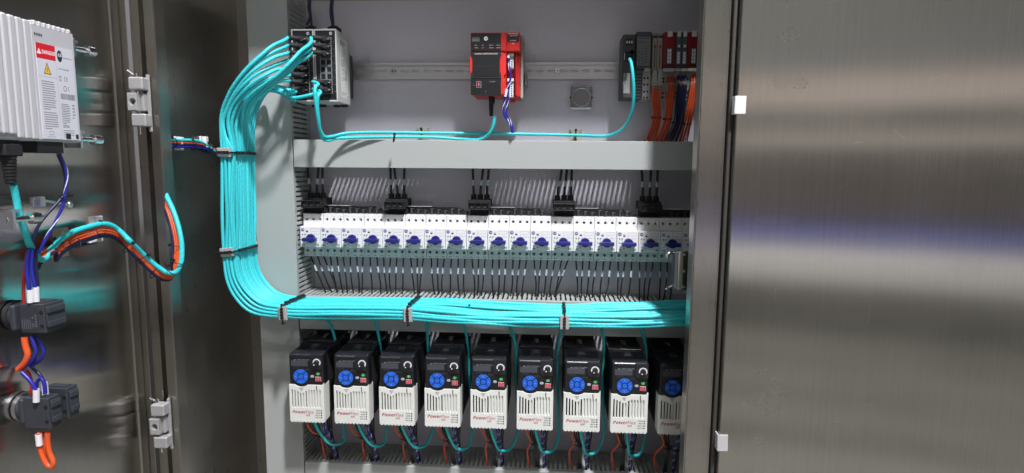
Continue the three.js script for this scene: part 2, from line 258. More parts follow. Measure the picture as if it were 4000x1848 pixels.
// ---------------------------------------------------------------- rails
function dinRail(label, x0, x1, yc, screws) {
  const t = thing('mounting_rail', label, 'mounting rail'), holes = [];
  for (let x = x0 + 0.012; x < x1 - 0.02; x += 0.0247) holes.push(pill(x, x + 0.0165, -0.003, 0.003));
  part('rail_web', extrude(poly(rect(x0, x1, -0.0125, 0.0125), holes), 0.0012).translate(0, yc, 0.0012), M.rail, t);
  for (const s of [-1, 1]) { part('rail_flange', [box(x0, x1, yc + (s > 0 ? 0.0127 : -0.0175), yc + (s > 0 ? 0.0175 : -0.0127), 0.0065, 0.0077), box(x0, x1, yc + (s > 0 ? 0.0113 : -0.0125), yc + (s > 0 ? 0.0125 : -0.0113), 0.0026, 0.0065)], M.rail, t); }
  for (const x of screws) { const s = part('screw', [cyl(V(x, yc, 0.0025), V(x, yc, 0.006), 0.0058, 0.0045)], M.chrome, t); part('screw_slot', [box(x - 0.0035, x + 0.0035, yc - 0.0006, yc + 0.0006, 0.0058, 0.0063), box(x - 0.0006, x + 0.0006, yc - 0.0035, yc + 0.0035, 0.0058, 0.0064)], M.dark, s); }
  settle(t);
}
dinRail('upper slotted steel rail behind the red controller', 0.02, 0.69, 0.3105, [0.187, 0.547]);
dinRail('middle slotted steel rail behind the motor protectors', 0.0, 1.2, -0.045, []);
dinRail('lower slotted steel rail behind the frequency drives', 0.0, 1.2, -0.325, []);
// ---------------------------------------------------------------- network switches
const printSwitchSide = canvasMat(256, 512, (x, w, h) => { x.fillStyle = '#d9dad6'; x.fillRect(0, 0, w, h); x.fillStyle = '#26282b'; abMark(x, 38, 42, 26, '#2a2c30', '#d9dad6'); lines(x, 78, 26, 90, 4, 13, 6, '#4a4c50'); lines(x, 18, 92, 150, 5, 16, 5, '#5a5c60'); lines(x, 22, 180, 130, 6, 12, 5, '#5a5c60'); text(x, 'c UL us', 30, 268, 26, '#333'); text(x, 'CE', 60, 305, 30, '#333'); lines(x, 150, 265, 70, 9, 11, 5, '#5a5c60'); lines(x, 30, 335, 180, 3, 11, 4, '#77797c'); lines(x, 24, 462, 190, 3, 11, 4, '#66686b'); x.fillStyle = '#1a1b1d'; x.fillRect(226, 484, 16, 18); });
const printSwitchFront = canvasMat(256, 800, (x, w, h) => { x.fillStyle = '#1b1c20'; x.fillRect(0, 0, w, h); abMark(x, 198, 30, 20, '#c9cacc', '#33353a'); text(x, 'PWR.1  PWR.2  FAULT/FLT', 20, 72, 15, '#8d8f94'); for (let k = 0; k < 8; k++) text(x, String(k * 2 + 2), 236, 125 + k * 82, 17, '#a5a7ab', { align: 'center' }); for (let k = 0; k < 8; k++) text(x, String(k * 2 + 1), 20, 125 + k * 82, 15, '#75777b', { align: 'center' }); text(x, 'STRATIX 2000', 70, 776, 18, '#84868a'); text(x, '\u26a0', 224, 770, 26, '#b5b6b8', { align: 'center' }); });
const PLUGS = [];
function netSwitch(x0, label, ports) {
  const t = thing('network_switch', label, 'network switch'), w = 0.0445, y0 = 0.231, y1 = 0.3715, zf = 0.135;
  part('housing', [box(x0, x0 + w, y0, y1, 0.058, zf - 0.001, 0.0015)], std([0.5, 0.52, 0.49], 0.45), t);
  part('rail_adapter', box(x0 + 0.006, x0 + w - 0.01, y0 + 0.02, y1 - 0.03, 0.008, 0.058, 0.001), M.darkGrey, t);
  part('front_rim', extrude(poly(rect(x0, x0 + w, y0, y1), [rect(x0 + 0.0022, x0 + w - 0.0022, y0 + 0.003, y1 - 0.003)]), 0.0018, 0.0005).translate(0, 0, zf - 0.0012), std([0.56, 0.58, 0.55], 0.42), t);
  part('front_print', panelPlane(x0 + 0.0022, x0 + w - 0.0022, y0 + 0.003, y1 - 0.003, zf - 0.0006), printSwitchFront, t);
  part('side_print', new THREE.PlaneGeometry(0.045, 0.118).rotateY(Math.PI / 2).translate(x0 + w + 0.0003, 0.301, 0.094), printSwitchSide, t);
  part('power_plug', [box(x0 + 0.022, x0 + 0.044, y1 - 0.001, y1 + 0.008, 0.1, 0.122, 0.002), box(x0 + 0.026, x0 + 0.04, y1 + 0.007, y1 + 0.011, 0.104, 0.118, 0.002)], M.blackMatt, t);
  part('rail_foot', [box(x0 + 0.012, x0 + 0.026, y0 - 0.005, y0 + 0.001, 0.064, 0.074, 0.002)], M.blackMatt, t); part('rail_foot', [box(x0 + 0.03, x0 + 0.044, y0 - 0.005, y0 + 0.001, 0.07, 0.08, 0.002)], M.blackMatt, t);
  for (let r = 0; r < 8; r++) {
    const yc = y1 - 0.0225 - r * 0.0138;
    const bez = extrude(poly(rect(x0 + 0.0105, x0 + 0.0345, yc - 0.0062, yc + 0.0062), [rect(x0 + 0.0118, x0 + 0.021, yc - 0.005, yc + 0.005), rect(x0 + 0.0242, x0 + 0.0332, yc - 0.005, yc + 0.005)]), 0.0012).translate(0, 0, zf - 0.0004);
    part('port_frame', bez, M.midGrey, t);
    for (const s of [0.0164, 0.0287]) part('port_socket', panelPlane(x0 + s - 0.0046, x0 + s + 0.0046, yc - 0.005, yc + 0.005, zf - 0.0003), M.dark, t);
    if (ports.includes(r)) PLUGS.push({ x: x0 + 0.0225, y: yc, z: zf + 0.001, sw: x0, r });
  }
  settle(t);
}
netSwitch(0.0185, 'left network switch full of turquoise cables', [0, 1, 2, 3, 4, 5, 6, 7]);
netSwitch(0.0645, 'right network switch with free ports and a white side label', [0, 1, 2, 6, 7]);
for (const p of PLUGS) {
  const left = p.sw < 0.04;
  const t = thing('cable_plug', `black cable plug in row ${ORD[p.r]} of the ${left ? 'left' : 'right'} network switch`, 'plug');
  const tip = V(p.x - 0.012, p.y + 0.0005, p.z + 0.026);
  part('plug_body', box(p.x - 0.006, p.x + 0.008, p.y - 0.0055, p.y + 0.0055, p.z, p.z + 0.02, 0.002), M.blackMatt, t);
  part('strain_relief', [tube([V(p.x + 0.002, p.y, p.z + 0.014), V(p.x - 0.003, p.y, p.z + 0.022), tip], 0.0047, 8, 10), tube([tip, V(p.x - 0.017, p.y + 0.0003, p.z + 0.0275)], 0.004, 3, 10)], M.blackMatt, t);
  part('latch', box(p.x + 0.008, p.x + 0.013, p.y - 0.001, p.y + 0.001, p.z + 0.002, p.z + 0.016, 0.0008), M.chrome, t);
  p.tip = V(p.x - 0.017, p.y + 0.0003, p.z + 0.0275); settle(t);
}
// power leads of the switches
single('power_lead', [tube([V(.0404,.3845,.11),V(.0479,.4026,.11),V(.0452,.4181,.11),V(.047,.4413,.11)], 0.0028), tube([V(.0512,.3838,.113),V(.0504,.3993,.113),V(.0491,.4173,.113),V(.051,.4404,.113)], 0.0026)], M.navy, 'dark blue power leads rising from the left network switch', 'wire');
single('power_lead', [tube([V(.0939,.3829,.11),V(.0906,.4023,.11),V(.0905,.4178,.11),V(.0942,.4408,.11)], 0.0028), tube([V(.0963,.3822,.113),V(.095,.4015,.113),V(.0946,.417,.113),V(.0977,.44,.113)], 0.0026)], M.navy, 'dark blue power leads rising from the right network switch', 'wire');

// ---------------------------------------------------------------- red safety controller
{
  const t = thing('safety_controller', 'red and black safety controller on the upper rail', 'controller');
  const X0 = 0.3735, X1 = 0.4725, Y0 = 0.2445, Y1 = 0.3665, ZP = 0.122;
  part('housing', [box(X0, 0.445, Y0 + 0.004, Y1, 0.012, ZP - 0.004, 0.002), box(X0, X1 - 0.001, Y1 - 0.037, Y1, 0.012, ZP - 0.003, 0.002), box(0.4445, X1 - 0.001, Y0 + 0.001, Y1 - 0.037, 0.012, 0.092, 0.0015)], M.redPlastic, t);
  const upper = part('upper_cover', box(X0 + 0.0008, 0.4445, Y1 - 0.036, Y1 - 0.0006, ZP - 0.006, ZP + 0.0005, 0.0015), M.redPlastic, t);
  part('upper_print', panelPlane(X0 + 0.0018, 0.4345, Y1 - 0.0355, Y1 - 0.0022, ZP + 0.0008), canvasMat(512, 290, (x, w, h) => { x.fillStyle = '#17181a'; x.fillRect(0, 0, w, h); abMark(x, 253, 88, 36, '#e8e8ec', '#3a3b40'); x.fillStyle = '#55584f'; x.fillRect(12, 62, 132, 66); for (let k = 0; k < 4; k++) { x.fillStyle = '#8f8b70'; x.beginPath(); x.arc(30 + k * 34, 104, 10, 0, 7); x.fill(); } x.fillStyle = '#9a9b96'; x.fillRect(12, 124, 132, 9); [['RUN', 60], ['OK', 185], ['NET A1', 310], ['NET A2', 432]].forEach(([s, p]) => text(x, s, p, 198, 20, '#c4c4c6', { style: 'bold' })); [['FORCE', 60], ['I/O', 185], ['LINK A1', 310], ['LINK A2', 432]].forEach(([s, p]) => text(x, s, p, 240, 20, '#c4c4c6', { style: 'bold' })); }), upper);
  const mid = part('middle_cover', extrude(poly([[X0 + 0.0012, 0.277], [X0 + 0.0012, 0.2865], [X0 + 0.004, 0.293], [X0 + 0.004, 0.314], [X0 + 0.0012, 0.3205], [X0 + 0.0012, 0.3285], [0.4345, 0.3285], [0.4345, 0.322], [0.4322, 0.314], [0.4322, 0.2915], [0.4345, 0.284], [0.4345, 0.277]]), 0.004, 0.0008).translate(0, 0, ZP - 0.003), M.blackMatt, t);
  part('middle_print', panelPlane(X0 + 0.006, 0.4305, 0.281, 0.3275, ZP + 0.0022), canvasMat(512, 420, (x, w, h) => { x.fillStyle = '#141517'; x.fillRect(0, 0, w, h); text(x, 'COMPACT GUARDLOGIX 5380', 256, 22, 33, '#d4d4d6', { align: 'center', style: 'bold' }); x.fillStyle = '#4d4e50'; x.fillRect(0, 238, 360, 3); text(x, 'A1', 400, 226, 24, '#77787a', { align: 'center' }); }), mid);
  const grip = std([0.66, 0.03, 0.025], 0.4);
  part('side_grip', extrude(poly([[0.4347, 0.247], [0.4347, 0.284], [0.4324, 0.2915], [0.4324, 0.314], [0.4347, 0.322], [0.4347, 0.3285], [0.4395, 0.325], [0.4435, 0.323], [0.4445, 0.287], [0.4405, 0.283], [0.4405, 0.277], [0.4425, 0.277], [0.4425, 0.247]]), 0.004, 0.0006).translate(0, 0, ZP - 0.0035), grip, t);
  part('side_grip', extrude(poly([[X0 - 0.0006, 0.2865], [X0 + 0.001, 0.2865], [X0 + 0.0038, 0.293], [X0 + 0.0038, 0.314], [X0 + 0.001, 0.3205], [X0 - 0.0006, 0.3205]]), 0.004, 0.0005).translate(0, 0, ZP - 0.0032), grip, t);
  const low = part('lower_cover', extrude(poly([[X0 + 0.0012, 0.2463], [0.398, 0.245], [0.415, 0.2447], [0.4345, 0.2463], [0.4345, 0.276], [X0 + 0.0012, 0.276]]), 0.004, 0.0008).translate(0, 0, ZP - 0.003), M.blackMatt, t);
  part('lower_print', panelPlane(X0 + 0.003, 0.433, 0.248, 0.2755, ZP + 0.0022), canvasMat(512, 240, (x, w, h) => { x.fillStyle = '#141517'; x.fillRect(0, 0, w, h); text(x, '\u26a0', 50, 45, 40, '#bdbdbf', { align: 'center' }); text(x, '\u2022\u2013\u2192', 50, 95, 34, '#bdbdbf', { align: 'center' }); text(x, 'EtherNet/IP', 372, 36, 22, '#a8a9ab', { align: 'center' }); text(x, '\u2194\u2195 \u26a0', 400, 92, 36, '#b5b6b8', { align: 'center' }); x.fillStyle = '#8d4a45'; x.fillRect(252, 180, 9, 46); }), low);
  const usb = part('usb_port', extrude(poly(rect(0.3855, 0.3957, 0.2595, 0.2722), [rect(0.3869, 0.3943, 0.261, 0.2705)]), 0.0012).translate(0, 0, ZP + 0.0018), M.zinc, t);
  part('usb_tongue', [box(0.389, 0.3922, 0.263, 0.269, ZP + 0.0018, ZP + 0.0034)], std([0.85, 0.09, 0.1], 0.4), usb); part('usb_well', panelPlane(0.3869, 0.3943, 0.261, 0.2705, ZP + 0.0021), std([0.12, 0.005, 0.005], 0.5), usb);
  const st = part('status_panel', box(0.4455, 0.4705, Y1 - 0.0355, Y1 - 0.001, ZP - 0.004, ZP - 0.0015, 0.0008), M.redPlastic, t);
  part('status_print', panelPlane(0.446, 0.47, Y1 - 0.024, Y1 - 0.001, ZP - 0.0011), canvasMat(256, 244, (x, w, h) => { x.fillStyle = '#c01818'; x.fillRect(0, 0, w, h); text(x, '5069-L320ERMS2', 128, 20, 26, '#f3c8c8', { align: 'center', style: 'bold' }); x.fillStyle = '#17181a'; x.fillRect(4, 38, w - 8, 160); text(x, 'MOD POWER', 62, 62, 26, '#c9c9cb', { style: 'bold' }); text(x, 'SA POWER', 62, 160, 26, '#c9c9cb', { style: 'bold' }); text(x, 'CPU', 128, 222, 28, '#f3c8c8', { align: 'center', style: 'bold' }); }), st);
  for (const [y0, y1, n] of [[0.2995, 0.328, 4], [0.243, 0.279, 6]]) {
    const b = part('terminal_plug', [box(0.4465, 0.4585, y0, y1 - 0.007, 0.09, 0.109, 0.0008)], M.white, t);
    part('plug_head', box(0.4462, 0.4592, y1 - 0.006, y1, 0.09, 0.113, 0.001), M.white, b);
    for (const cx of [0.4495, 0.4552]) for (let k = 0; k < n; k++) part('terminal_hole', new THREE.CircleGeometry(0.0014, 10).translate(cx, y0 + 0.003 + k * (y1 - y0 - 0.009) / n, 0.1093), M.dark, b);
  }
  part('inner_wall', box(0.463, 0.4648, Y0 + 0.002, 0.327, 0.09, 0.112, 0.0004), M.redPlastic, t);
  fine(part('side_vent', [0.3105, 0.306, 0.276, 0.27].map(y => box(0.4705, 0.472, y - 0.0012, y + 0.0012, 0.06, 0.0925)), M.dark, t));
  part('end_cap', [box(0.4718, 0.4768, Y0 - 0.001, Y1 + 0.001, 0.012, 0.088, 0.001)], M.terminal, t);
  part('rail_latch', [box(0.479, 0.4835, 0.2735, 0.3, 0.01, 0.05, 0.001)], M.terminal, t);
  part('latch_tab', [box(0.4515, 0.4605, 0.236, 0.243, 0.07, 0.08, 0.001)], M.redPlastic, t);
  settle(t);
  const p = thing('cable_plug', 'black ribbed cable boot beneath the red controller', 'plug');
  part('plug_body', box(0.408, 0.4195, 0.232, 0.246, 0.085, 0.1, 0.002), M.blackMatt, p);
  const ribs = []; for (let k = 0; k < 6; k++) { const y = 0.232 - k * 0.0042; ribs.push(cyl(V(0.4125, y, 0.0925), V(0.4125, y - 0.0026, 0.0925), 0.0052 - k * 0.0002)); ribs.push(cyl(V(0.4125, y - 0.0026, 0.0925), V(0.4125, y - 0.0042, 0.0925), 0.0042 - k * 0.0002)); }
  part('strain_relief', ribs, M.blackMatt, p); settle(p);
}
// blue and white power pair of the controller
{
  const mk = (pts, lab) => { const t = thing('power_wire', lab, 'wire'); part('wire', tube(pts, 0.0021), M.blue, t); const c = new THREE.CatmullRomCurve3(pts, false, 'centripetal'), st = [], n = 60; const fr = c.computeFrenetFrames(n); for (let i = 0; i <= n; i++) { const a = i * 0.42, p = c.getPointAt(i / n); st.push(p.clone().addScaledVector(fr.normals[i], Math.cos(a) * 0.0014).addScaledVector(fr.binormals[i], Math.sin(a) * 0.0014)); } part('stripe', tube(st, 0.00095, 120, 6), M.wireWhite, t); return t; };
  const a = mk([V(.4485,.3217,.115),V(.4475,.3085,.115),V(.4511,.2964,.115),V(.4539,.2892,.115),V(.4519,.2735,.115),V(.4476,.2601,.115),V(.4439,.2528,.115),V(.4415,.237,.115),V(.4391,.2186,.115),V(.4411,.2064,.115),V(.4518,.1904,.115),V(.4576,.1719,.115)], 'blue and white wire beneath the red controller, left of its pair');
  part('wire_marker', tube([V(.446,.2579,.118),V(.4442,.2488,.118),V(.4427,.2428,.118)], 0.003), M.wireWhite, a); settle(a);
  const b = mk([V(.4495,.3198,.112),V(.4496,.3042,.112),V(.4528,.2921,.112),V(.4533,.28,.112),V(.4511,.2678,.112),V(.4487,.2556,.112),V(.4482,.241,.112),V(.4464,.2238,.112),V(.4446,.2103,.112),V(.4503,.1992,.112),V(.4561,.1894,.112),V(.4587,.1721,.112)], 'blue and white wire beneath the red controller, right of its pair');
  part('wire_marker', tube([V(.449,.3224,.118),V(.4484,.3176,.118)], 0.0028), M.wireWhite, b); settle(b);
}
// ---------------------------------------------------------------- square zinc plate
{
  const t = thing('zinc_plate', 'square galvanised plate with a round pressed ring below the rail', 'metal plate');
  part('plate', box(0.577, 0.6215, 0.229, 0.279, 0.0005, 0.009, 0.001), std([0.16, 0.17, 0.18], 0.22, { metalness: 1 }), t);
  part('folded_edge', box(0.5765, 0.622, 0.2285, 0.2325, 0.009, 0.0112, 0.0008), M.zinc, t); part('folded_edge', box(0.5765, 0.622, 0.2765, 0.2795, 0.009, 0.0105, 0.0008), M.castZinc, t);
  part('ring', new THREE.TorusGeometry(0.019, 0.0008, 6, 40).translate(0.6, 0.254, 0.0093), M.zinc, t);
  for (const x of [0.5755, 0.623]) part('screw', new THREE.SphereGeometry(0.002, 8, 6).translate(x, 0.254, 0.0065), M.black, t);
  settle(t);
}
// ---------------------------------------------------------------- input / output modules on the right of the rail
{
  const Zi = 0.07;
  const a = thing('network_adapter', 'dark grey network adapter with a turquoise cable plugged in', 'adapter module');
  part('housing', [box(0.6775, 0.7035, 0.245, 0.372, 0.012, Zi, 0.003)], M.darkGrey, a);
  const dial = part('address_dial', box(0.683, 0.698, 0.3495, 0.3635, Zi, Zi + 0.0015, 0.0005), M.black, a); for (let k = 0; k < 3; k++) part('digit_wheel', box(0.6845 + k * 0.0048, 0.6872 + k * 0.0048, 0.354, 0.3585, Zi + 0.0012, Zi + 0.0022), M.offWhite, dial);
  part('port_socket', box(0.6808, 0.6965, 0.3195, 0.3365, Zi, Zi + 0.002, 0.0008), M.black, a); part('port_rim', box(0.6808, 0.6822, 0.3215, 0.3345, Zi + 0.0018, Zi + 0.0028), M.wireWhite, a);
  part('paper_label', box(0.681, 0.694, 0.2545, 0.2955, Zi, Zi + 0.0008), std([0.34, 0.35, 0.35], 0.6), a);
  part('label_print', panelPlane(0.6815, 0.6935, 0.255, 0.295, Zi + 0.0011), canvasMat(64, 256, (x, w, h) => { x.fillStyle = '#9b9d9c'; x.fillRect(0, 0, w, h); x.fillStyle = '#2a2b2d'; x.fillRect(12, 10, 12, 14); lines(x, 8, 40, 18, 9, 12, 5, '#3b3c3e'); x.fillRect(22, 12, 2, 160); }), a);
  settle(a);
  const b = thing('power_module', 'dark grey module with a printed status label beside the adapter', 'power module');
  part('housing', [box(0.7045, 0.735, 0.3035, 0.377, 0.012, Zi, 0.002), box(0.7045, 0.7205, 0.244, 0.3035, 0.012, Zi - 0.004, 0.002)], M.darkGrey, b);
  part('status_label', panelPlane(0.7065, 0.7335, 0.31, 0.3665, Zi + 0.0004), canvasMat(256, 512, (x, w, h) => { x.fillStyle = '#6f7274'; x.fillRect(0, 0, w, h); abMark(x, 28, 24, 12, '#22252a', '#6f7274'); text(x, 'Allen-Bradley', 46, 26, 26, '#22252a', { style: 'italic bold' }); text(x, 'POINT I/O', 14, 98, 36, '#202327', { style: 'bold' }); lines(x, 14, 60, 230, 1, 9, 6, '#2c2f33'); for (let k = 0; k < 7; k++) { lines(x, 148, 150 + k * 48, 80, 2, 13, 8, '#2c2f33'); x.strokeStyle = '#44474a'; x.lineWidth = 3; x.beginPath(); x.moveTo(80, 420 - k * 8); x.lineTo(110, 190 + k * 40); x.lineTo(142, 160 + k * 48); x.stroke(); } for (const [p, q] of [[44, 270], [44, 350], [44, 420], [44, 480], [110, 420], [110, 480]]) { x.fillStyle = '#2c2f33'; x.beginPath(); x.arc(p, q, 12, 0, 7); x.fill(); } }), b);
  fine(part('cooling_slot', Array.from({ length: 8 }, (_, k) => box(0.7055, 0.719, 0.2485 + k * 0.0062, 0.2512 + k * 0.0062, Zi - 0.005, Zi - 0.0035)), M.dark, b));
  settle(b);
  const tb = thing('terminal_base', 'grey terminal base under the power module with square holes', 'terminal block');
  part('base', box(0.721, 0.7375, 0.244, 0.303, 0.012, Zi - 0.008, 0.001), M.terminal, tb); part('top_cap', box(0.723, 0.735, 0.2985, 0.306, Zi - 0.008, Zi, 0.001), M.terminal, tb);
  for (const x of [0.7245, 0.7312]) for (const y of [0.2475, 0.2595, 0.2735, 0.2865]) part('terminal_hole', panelPlane(x - 0.0018, x + 0.0018, y - 0.002, y + 0.002, Zi - 0.0077), M.dark, tb);
  settle(tb);
  ['left', 'right'].forEach((s, k) => {
    const q = thing('slim_terminal_module', `${s} of two slim beige terminal modules with a raised grey cover`, 'terminal module'), x = 0.738 + k * 0.0105;
    part('body', box(x, x + 0.0098, 0.302, 0.3755, 0.012, Zi - 0.006, 0.001), std([0.34, 0.3, 0.25], 0.5), q);
    part('slot', [box(x + 0.0042, x + 0.0056, 0.308, 0.352, Zi - 0.006, Zi - 0.0052), box(x + 0.001, x + 0.0085, 0.366, 0.3695, Zi - 0.0058, Zi - 0.003)], M.black, q);
    part('status_light', new THREE.CircleGeometry(0.0028, 12).translate(x + 0.0049, 0.3485, Zi - 0.0052), std([0.3, 0.06, 0.03], 0.4), q);
    part('lift_cover', extrude(poly([[x - 0.002 + k, 0.271], [x + 0.0095, 0.27], [x + 0.0085, 0.3], [x + 0.001, 0.3]].map(p => [p[0] > 1 ? p[0] - 1 : p[0], p[1]])), 0.006, 0.0008).translate(0, 0, Zi + 0.004), M.terminal, q);
    part('cover_lip', box(x - 0.001, x + 0.0094, 0.2695, 0.2725, Zi + 0.009, Zi + 0.014, 0.0008), M.terminal, q);
    settle(q);
  });
  const redFace = canvasMat(128, 512, (x, w, h) => { x.fillStyle = '#84151f'; x.fillRect(0, 0, w, h); text(x, '\u2197', 20, 150, 20, '#5c0d14'); lines(x, 40, 180, 60, 3, 10, 4, '#54090f'); x.fillStyle = '#4a3f42'; x.fillRect(14, 236, 100, 236); for (let k = 0; k < 4; k++) for (let j = 0; j < 2; j++) { x.fillStyle = '#d9dadc'; x.fillRect(42 + j * 24, 244 + k * 54, 21, 48); x.fillStyle = '#2a2426'; x.fillRect(18, 262 + k * 54, 16, 20); x.fillRect(96, 262 + k * 54, 16, 20); } x.fillStyle = '#141214'; x.fillRect(10, 474, 108, 24); });
  const greyFace = tint => canvasMat(64, 512, (x, w, h) => { x.fillStyle = '#5c6066'; x.fillRect(0, 0, w, h); lines(x, 10, 90, 44, 6, 13, 5, '#2a2d31'); x.fillStyle = tint; x.fillRect(12, 176, 42, 52); x.fillStyle = '#dfe6ee'; x.fillRect(20, 186, 26, 32); x.fillStyle = '#2b2e33'; x.fillRect(14, 236, 36, 24); for (let k = 0; k < 4; k++) { x.fillStyle = '#d4d6d9'; x.fillRect(14, 288 + k * 44, 36, 40); } x.fillStyle = '#17181a'; x.fillRect(8, 474, 48, 24); });
  [[0.7595, 0.7832, redFace, 'wider left red safety module with white tag, beside the slim terminals', true], [0.7842, 0.7952, greyFace('#3b78b8'), 'slim grey module with a blue square between red modules', false], [0.796, 0.8068, greyFace('#c47a2c'), 'slim grey module with an orange square between red modules', false], [0.8078, 0.8312, redFace, 'right red safety module half hidden behind the frame', true], [0.832, 0.843, greyFace('#3b78b8'), 'slim grey module hidden behind the right frame', false]].slice(0, 4).forEach(([x0, x1, face, lab, red]) => {
    const q = thing('io_module', lab, 'input output module');
    part('housing', box(x0, x1, 0.306, 0.376, 0.012, Zi, 0.0015), red ? M.moduleRed : M.darkGrey, q);
    part('face_print', panelPlane(x0 + 0.0008, x1 - 0.0008, 0.307, 0.3752, Zi + 0.0004), face, q);
    const c = (x0 + x1) / 2, hw = red ? 0.005 : 0.0035;
    part('release_tab', box(c - hw, c + hw, 0.3665, 0.3775, Zi - 0.004, Zi + 0.003, 0.0012), std([0.66, 0.67, 0.68], 0.45), q);
    settle(q);
    const z = thing('terminal_base', `grey wiring base under the ${lab.split(',')[0]}`, 'terminal block');
    part('base', [box(x0, x1, 0.262, 0.3, 0.012, Zi - 0.012, 0.001), box(x0, x1, 0.243, 0.262, 0.012, Zi - 0.014, 0.001)], M.terminal, z);
    part('cap_strip', [box(x0, x1, 0.2985, 0.305, 0.03, Zi + 0.002, 0.0012)], std([0.45, 0.45, 0.43], 0.45), z);
    const n = red ? 3 : 2; for (let k = 0; k < n; k++) for (const y of [0.286, 0.28, 0.257, 0.249]) part('terminal_hole', panelPlane(x0 + (k + 0.5) * (x1 - x0) / n - 0.002, x0 + (k + 0.5) * (x1 - x0) / n + 0.002, y - 0.0021, y + 0.0021, y > 0.26 ? Zi - 0.0117 : Zi - 0.0137), M.dark, z);
    settle(z);
  });
  const p = thing('cable_plug', 'black plug of the turquoise cable in the network adapter', 'plug');
  part('plug_body', [box(0.684, 0.696, 0.32, 0.3345, Zi + 0.0022, Zi + 0.02, 0.002)], M.blackMatt, p); part('strain_relief', tube([V(0.69, 0.329, Zi + 0.018), V(0.6915, 0.331, Zi + 0.03), V(0.692, 0.33, Zi + 0.036)], 0.0045, 6), M.blackMatt, p); settle(p);
}
// wires dropping from the modules into the duct
{
  const drop = (n, mat, from, via, to, lab, spread) => {
    for (let k = 0; k < n; k++) {
      const t = (k - (n - 1) / 2), w = V(from.x + t * spread, from.y + rr(-0.002, 0.002), from.z + rr(0, 0.006));
      const o = tag(part('signal_wire', tube([V(w.x, w.y + 0.012, w.z - 0.01), w, V((w.x + via.x) / 2 + t * 0.0012, (w.y + via.y) / 2, via.z), V(via.x + t * 0.0026, via.y, via.z + rr(-0.003, 0.003)), V(to.x + t * 0.0034, to.y, to.z + rr(-0.004, 0.004))], 0.00135, 24, 6), mat === M.orange && k % 2 ? M.orangeDeep : mat, scene), `${n > 1 ? ORD[k] + ' ' : ''}${lab}`, 'wire', null);
      part('wire_marker', cyl(V(w.x, w.y - 0.001, w.z), V(w.x + (via.x - w.x) * 0.12, w.y - 0.009, w.z + (via.z - w.z) * 0.12), 0.0022, 0.0022, 8), std([0.3, 0.24, 0.2], 0.6), o);
      settle(o);
    }
  };
  drop(1, M.blue, V(.7445,.1918,.062), V(.736,.1675,.06), V(.7258,.1536,.06), 'single dark blue wire falling from the terminal base', 0);
  drop(7, M.orange, V(.7458,.2726,.075), V(.7498,.2045,.075), V(.7405,.1537,.06), 'orange wire counted from the left in the first bundle under the modules', 0.0024);
  drop(6, M.orange, V(.7768,.2764,.07), V(.7724,.2014,.075), V(.7609,.1538,.06), 'orange wire counted from the left in the second bundle under the modules', 0.0026);
  drop(8, M.navy, V(.7999,.2793,.066), V(.794,.1953,.072), V(.7812,.1539,.06), 'dark blue wire counted from the left in the bundle under the modules', 0.0026);
  drop(6, M.orange, V(.8253,.2793,.066), V(.8113,.192,.074), V(.8064,.154,.06), 'orange wire counted from the left in the bundle beside the right frame', 0.0026);
  for (const [p, lab, w] of [[V(.7498,.2061,.075), 'black cable tie around the first orange bundle', 0.0095], [V(.7723,.203,.075), 'black cable tie around the second orange bundle', 0.0085], [V(.7938,.196,.073), 'black cable tie around the dark blue bundle', 0.0115], [V(.8112,.1928,.074), 'black cable tie around the orange bundle beside the frame', 0.0085]]) {
    const t = thing('cable_tie', lab, 'cable tie'); part('band', new THREE.TorusGeometry(1, 0.14, 6, 24).scale(w, 0.006, 0.006).rotateX(Math.PI / 2).scale(1, 1, 1), M.black, t); part('tie_head', box(-w * 0.9 - 0.003, -w * 0.9 + 0.002, -0.0018, 0.0018, 0, 0.005, 0.0006), M.black, t); t.position.copy(p); settle(t);
  }
}
// ---------------------------------------------------------------- motor protectors
const protPrint = canvasMat(256, 256, (x, w, h) => {
  x.fillStyle = '#e4e6e6'; x.fillRect(0, 0, w, h);
  x.fillStyle = '#27307c'; x.beginPath(); x.arc(30, 33, 22, 0, 7); x.fill(); text(x, 'AB', 30, 32, 24, '#eef', { align: 'center', font: 'serif', style: 'bold' });
  text(x, 'RESET', 88, 36, 13, '#74787c', { align: 'center' }); x.fillStyle = '#1f2022'; x.fillRect(72, 46, 28, 18); text(x, '\u25c2', 62, 56, 16, '#8a8d90', { align: 'center' });
  x.strokeStyle = '#9fa3a6'; x.lineWidth = 3; x.strokeRect(136, 14, 104, 38); text(x, 'Class 10', 178, 86, 20, '#8d9194'); text(x, 'TRIP', 100, 94, 18, '#8d9194', { align: 'center' });
  x.fillStyle = '#8d9194'; x.fillRect(138, 66, 2, 34); x.fillRect(190, 132, 40, 3);
  x.strokeStyle = '#6f7275'; x.lineWidth = 3; x.beginPath(); x.arc(40, 128, 24, 0, 7); x.stroke(); x.fillStyle = '#55585b'; x.fillRect(20, 84, 16, 18); x.fillRect(52, 84, 16, 18); text(x, '\u2715', 40, 128, 30, '#3c3e41', { align: 'center' });
  text(x, '6.3', 34, 172, 14, '#777'); x.fillStyle = '#55585b'; x.fillRect(22, 192, 34, 4); x.fillRect(22, 226, 36, 12); x.fillStyle = '#2a2b2d'; x.beginPath(); x.arc(84, 214, 8, 0, 7); x.fill();
  text(x, '140MT-C3E', 24, 248, 15, '#7b7e81'); x.fillStyle = '#9da1a2'; x.fillRect(208, 214, 34, 34);
});
const protTop = canvasMat(256, 64, (x, w, h) => { x.fillStyle = '#e4e6e6'; x.fillRect(0, 0, w, h); ['1  L1', '3  L2', '5  L3'].forEach((s, k) => text(x, s, 42 + k * 82, 36, 26, '#8d9295', { align: 'center' })); });
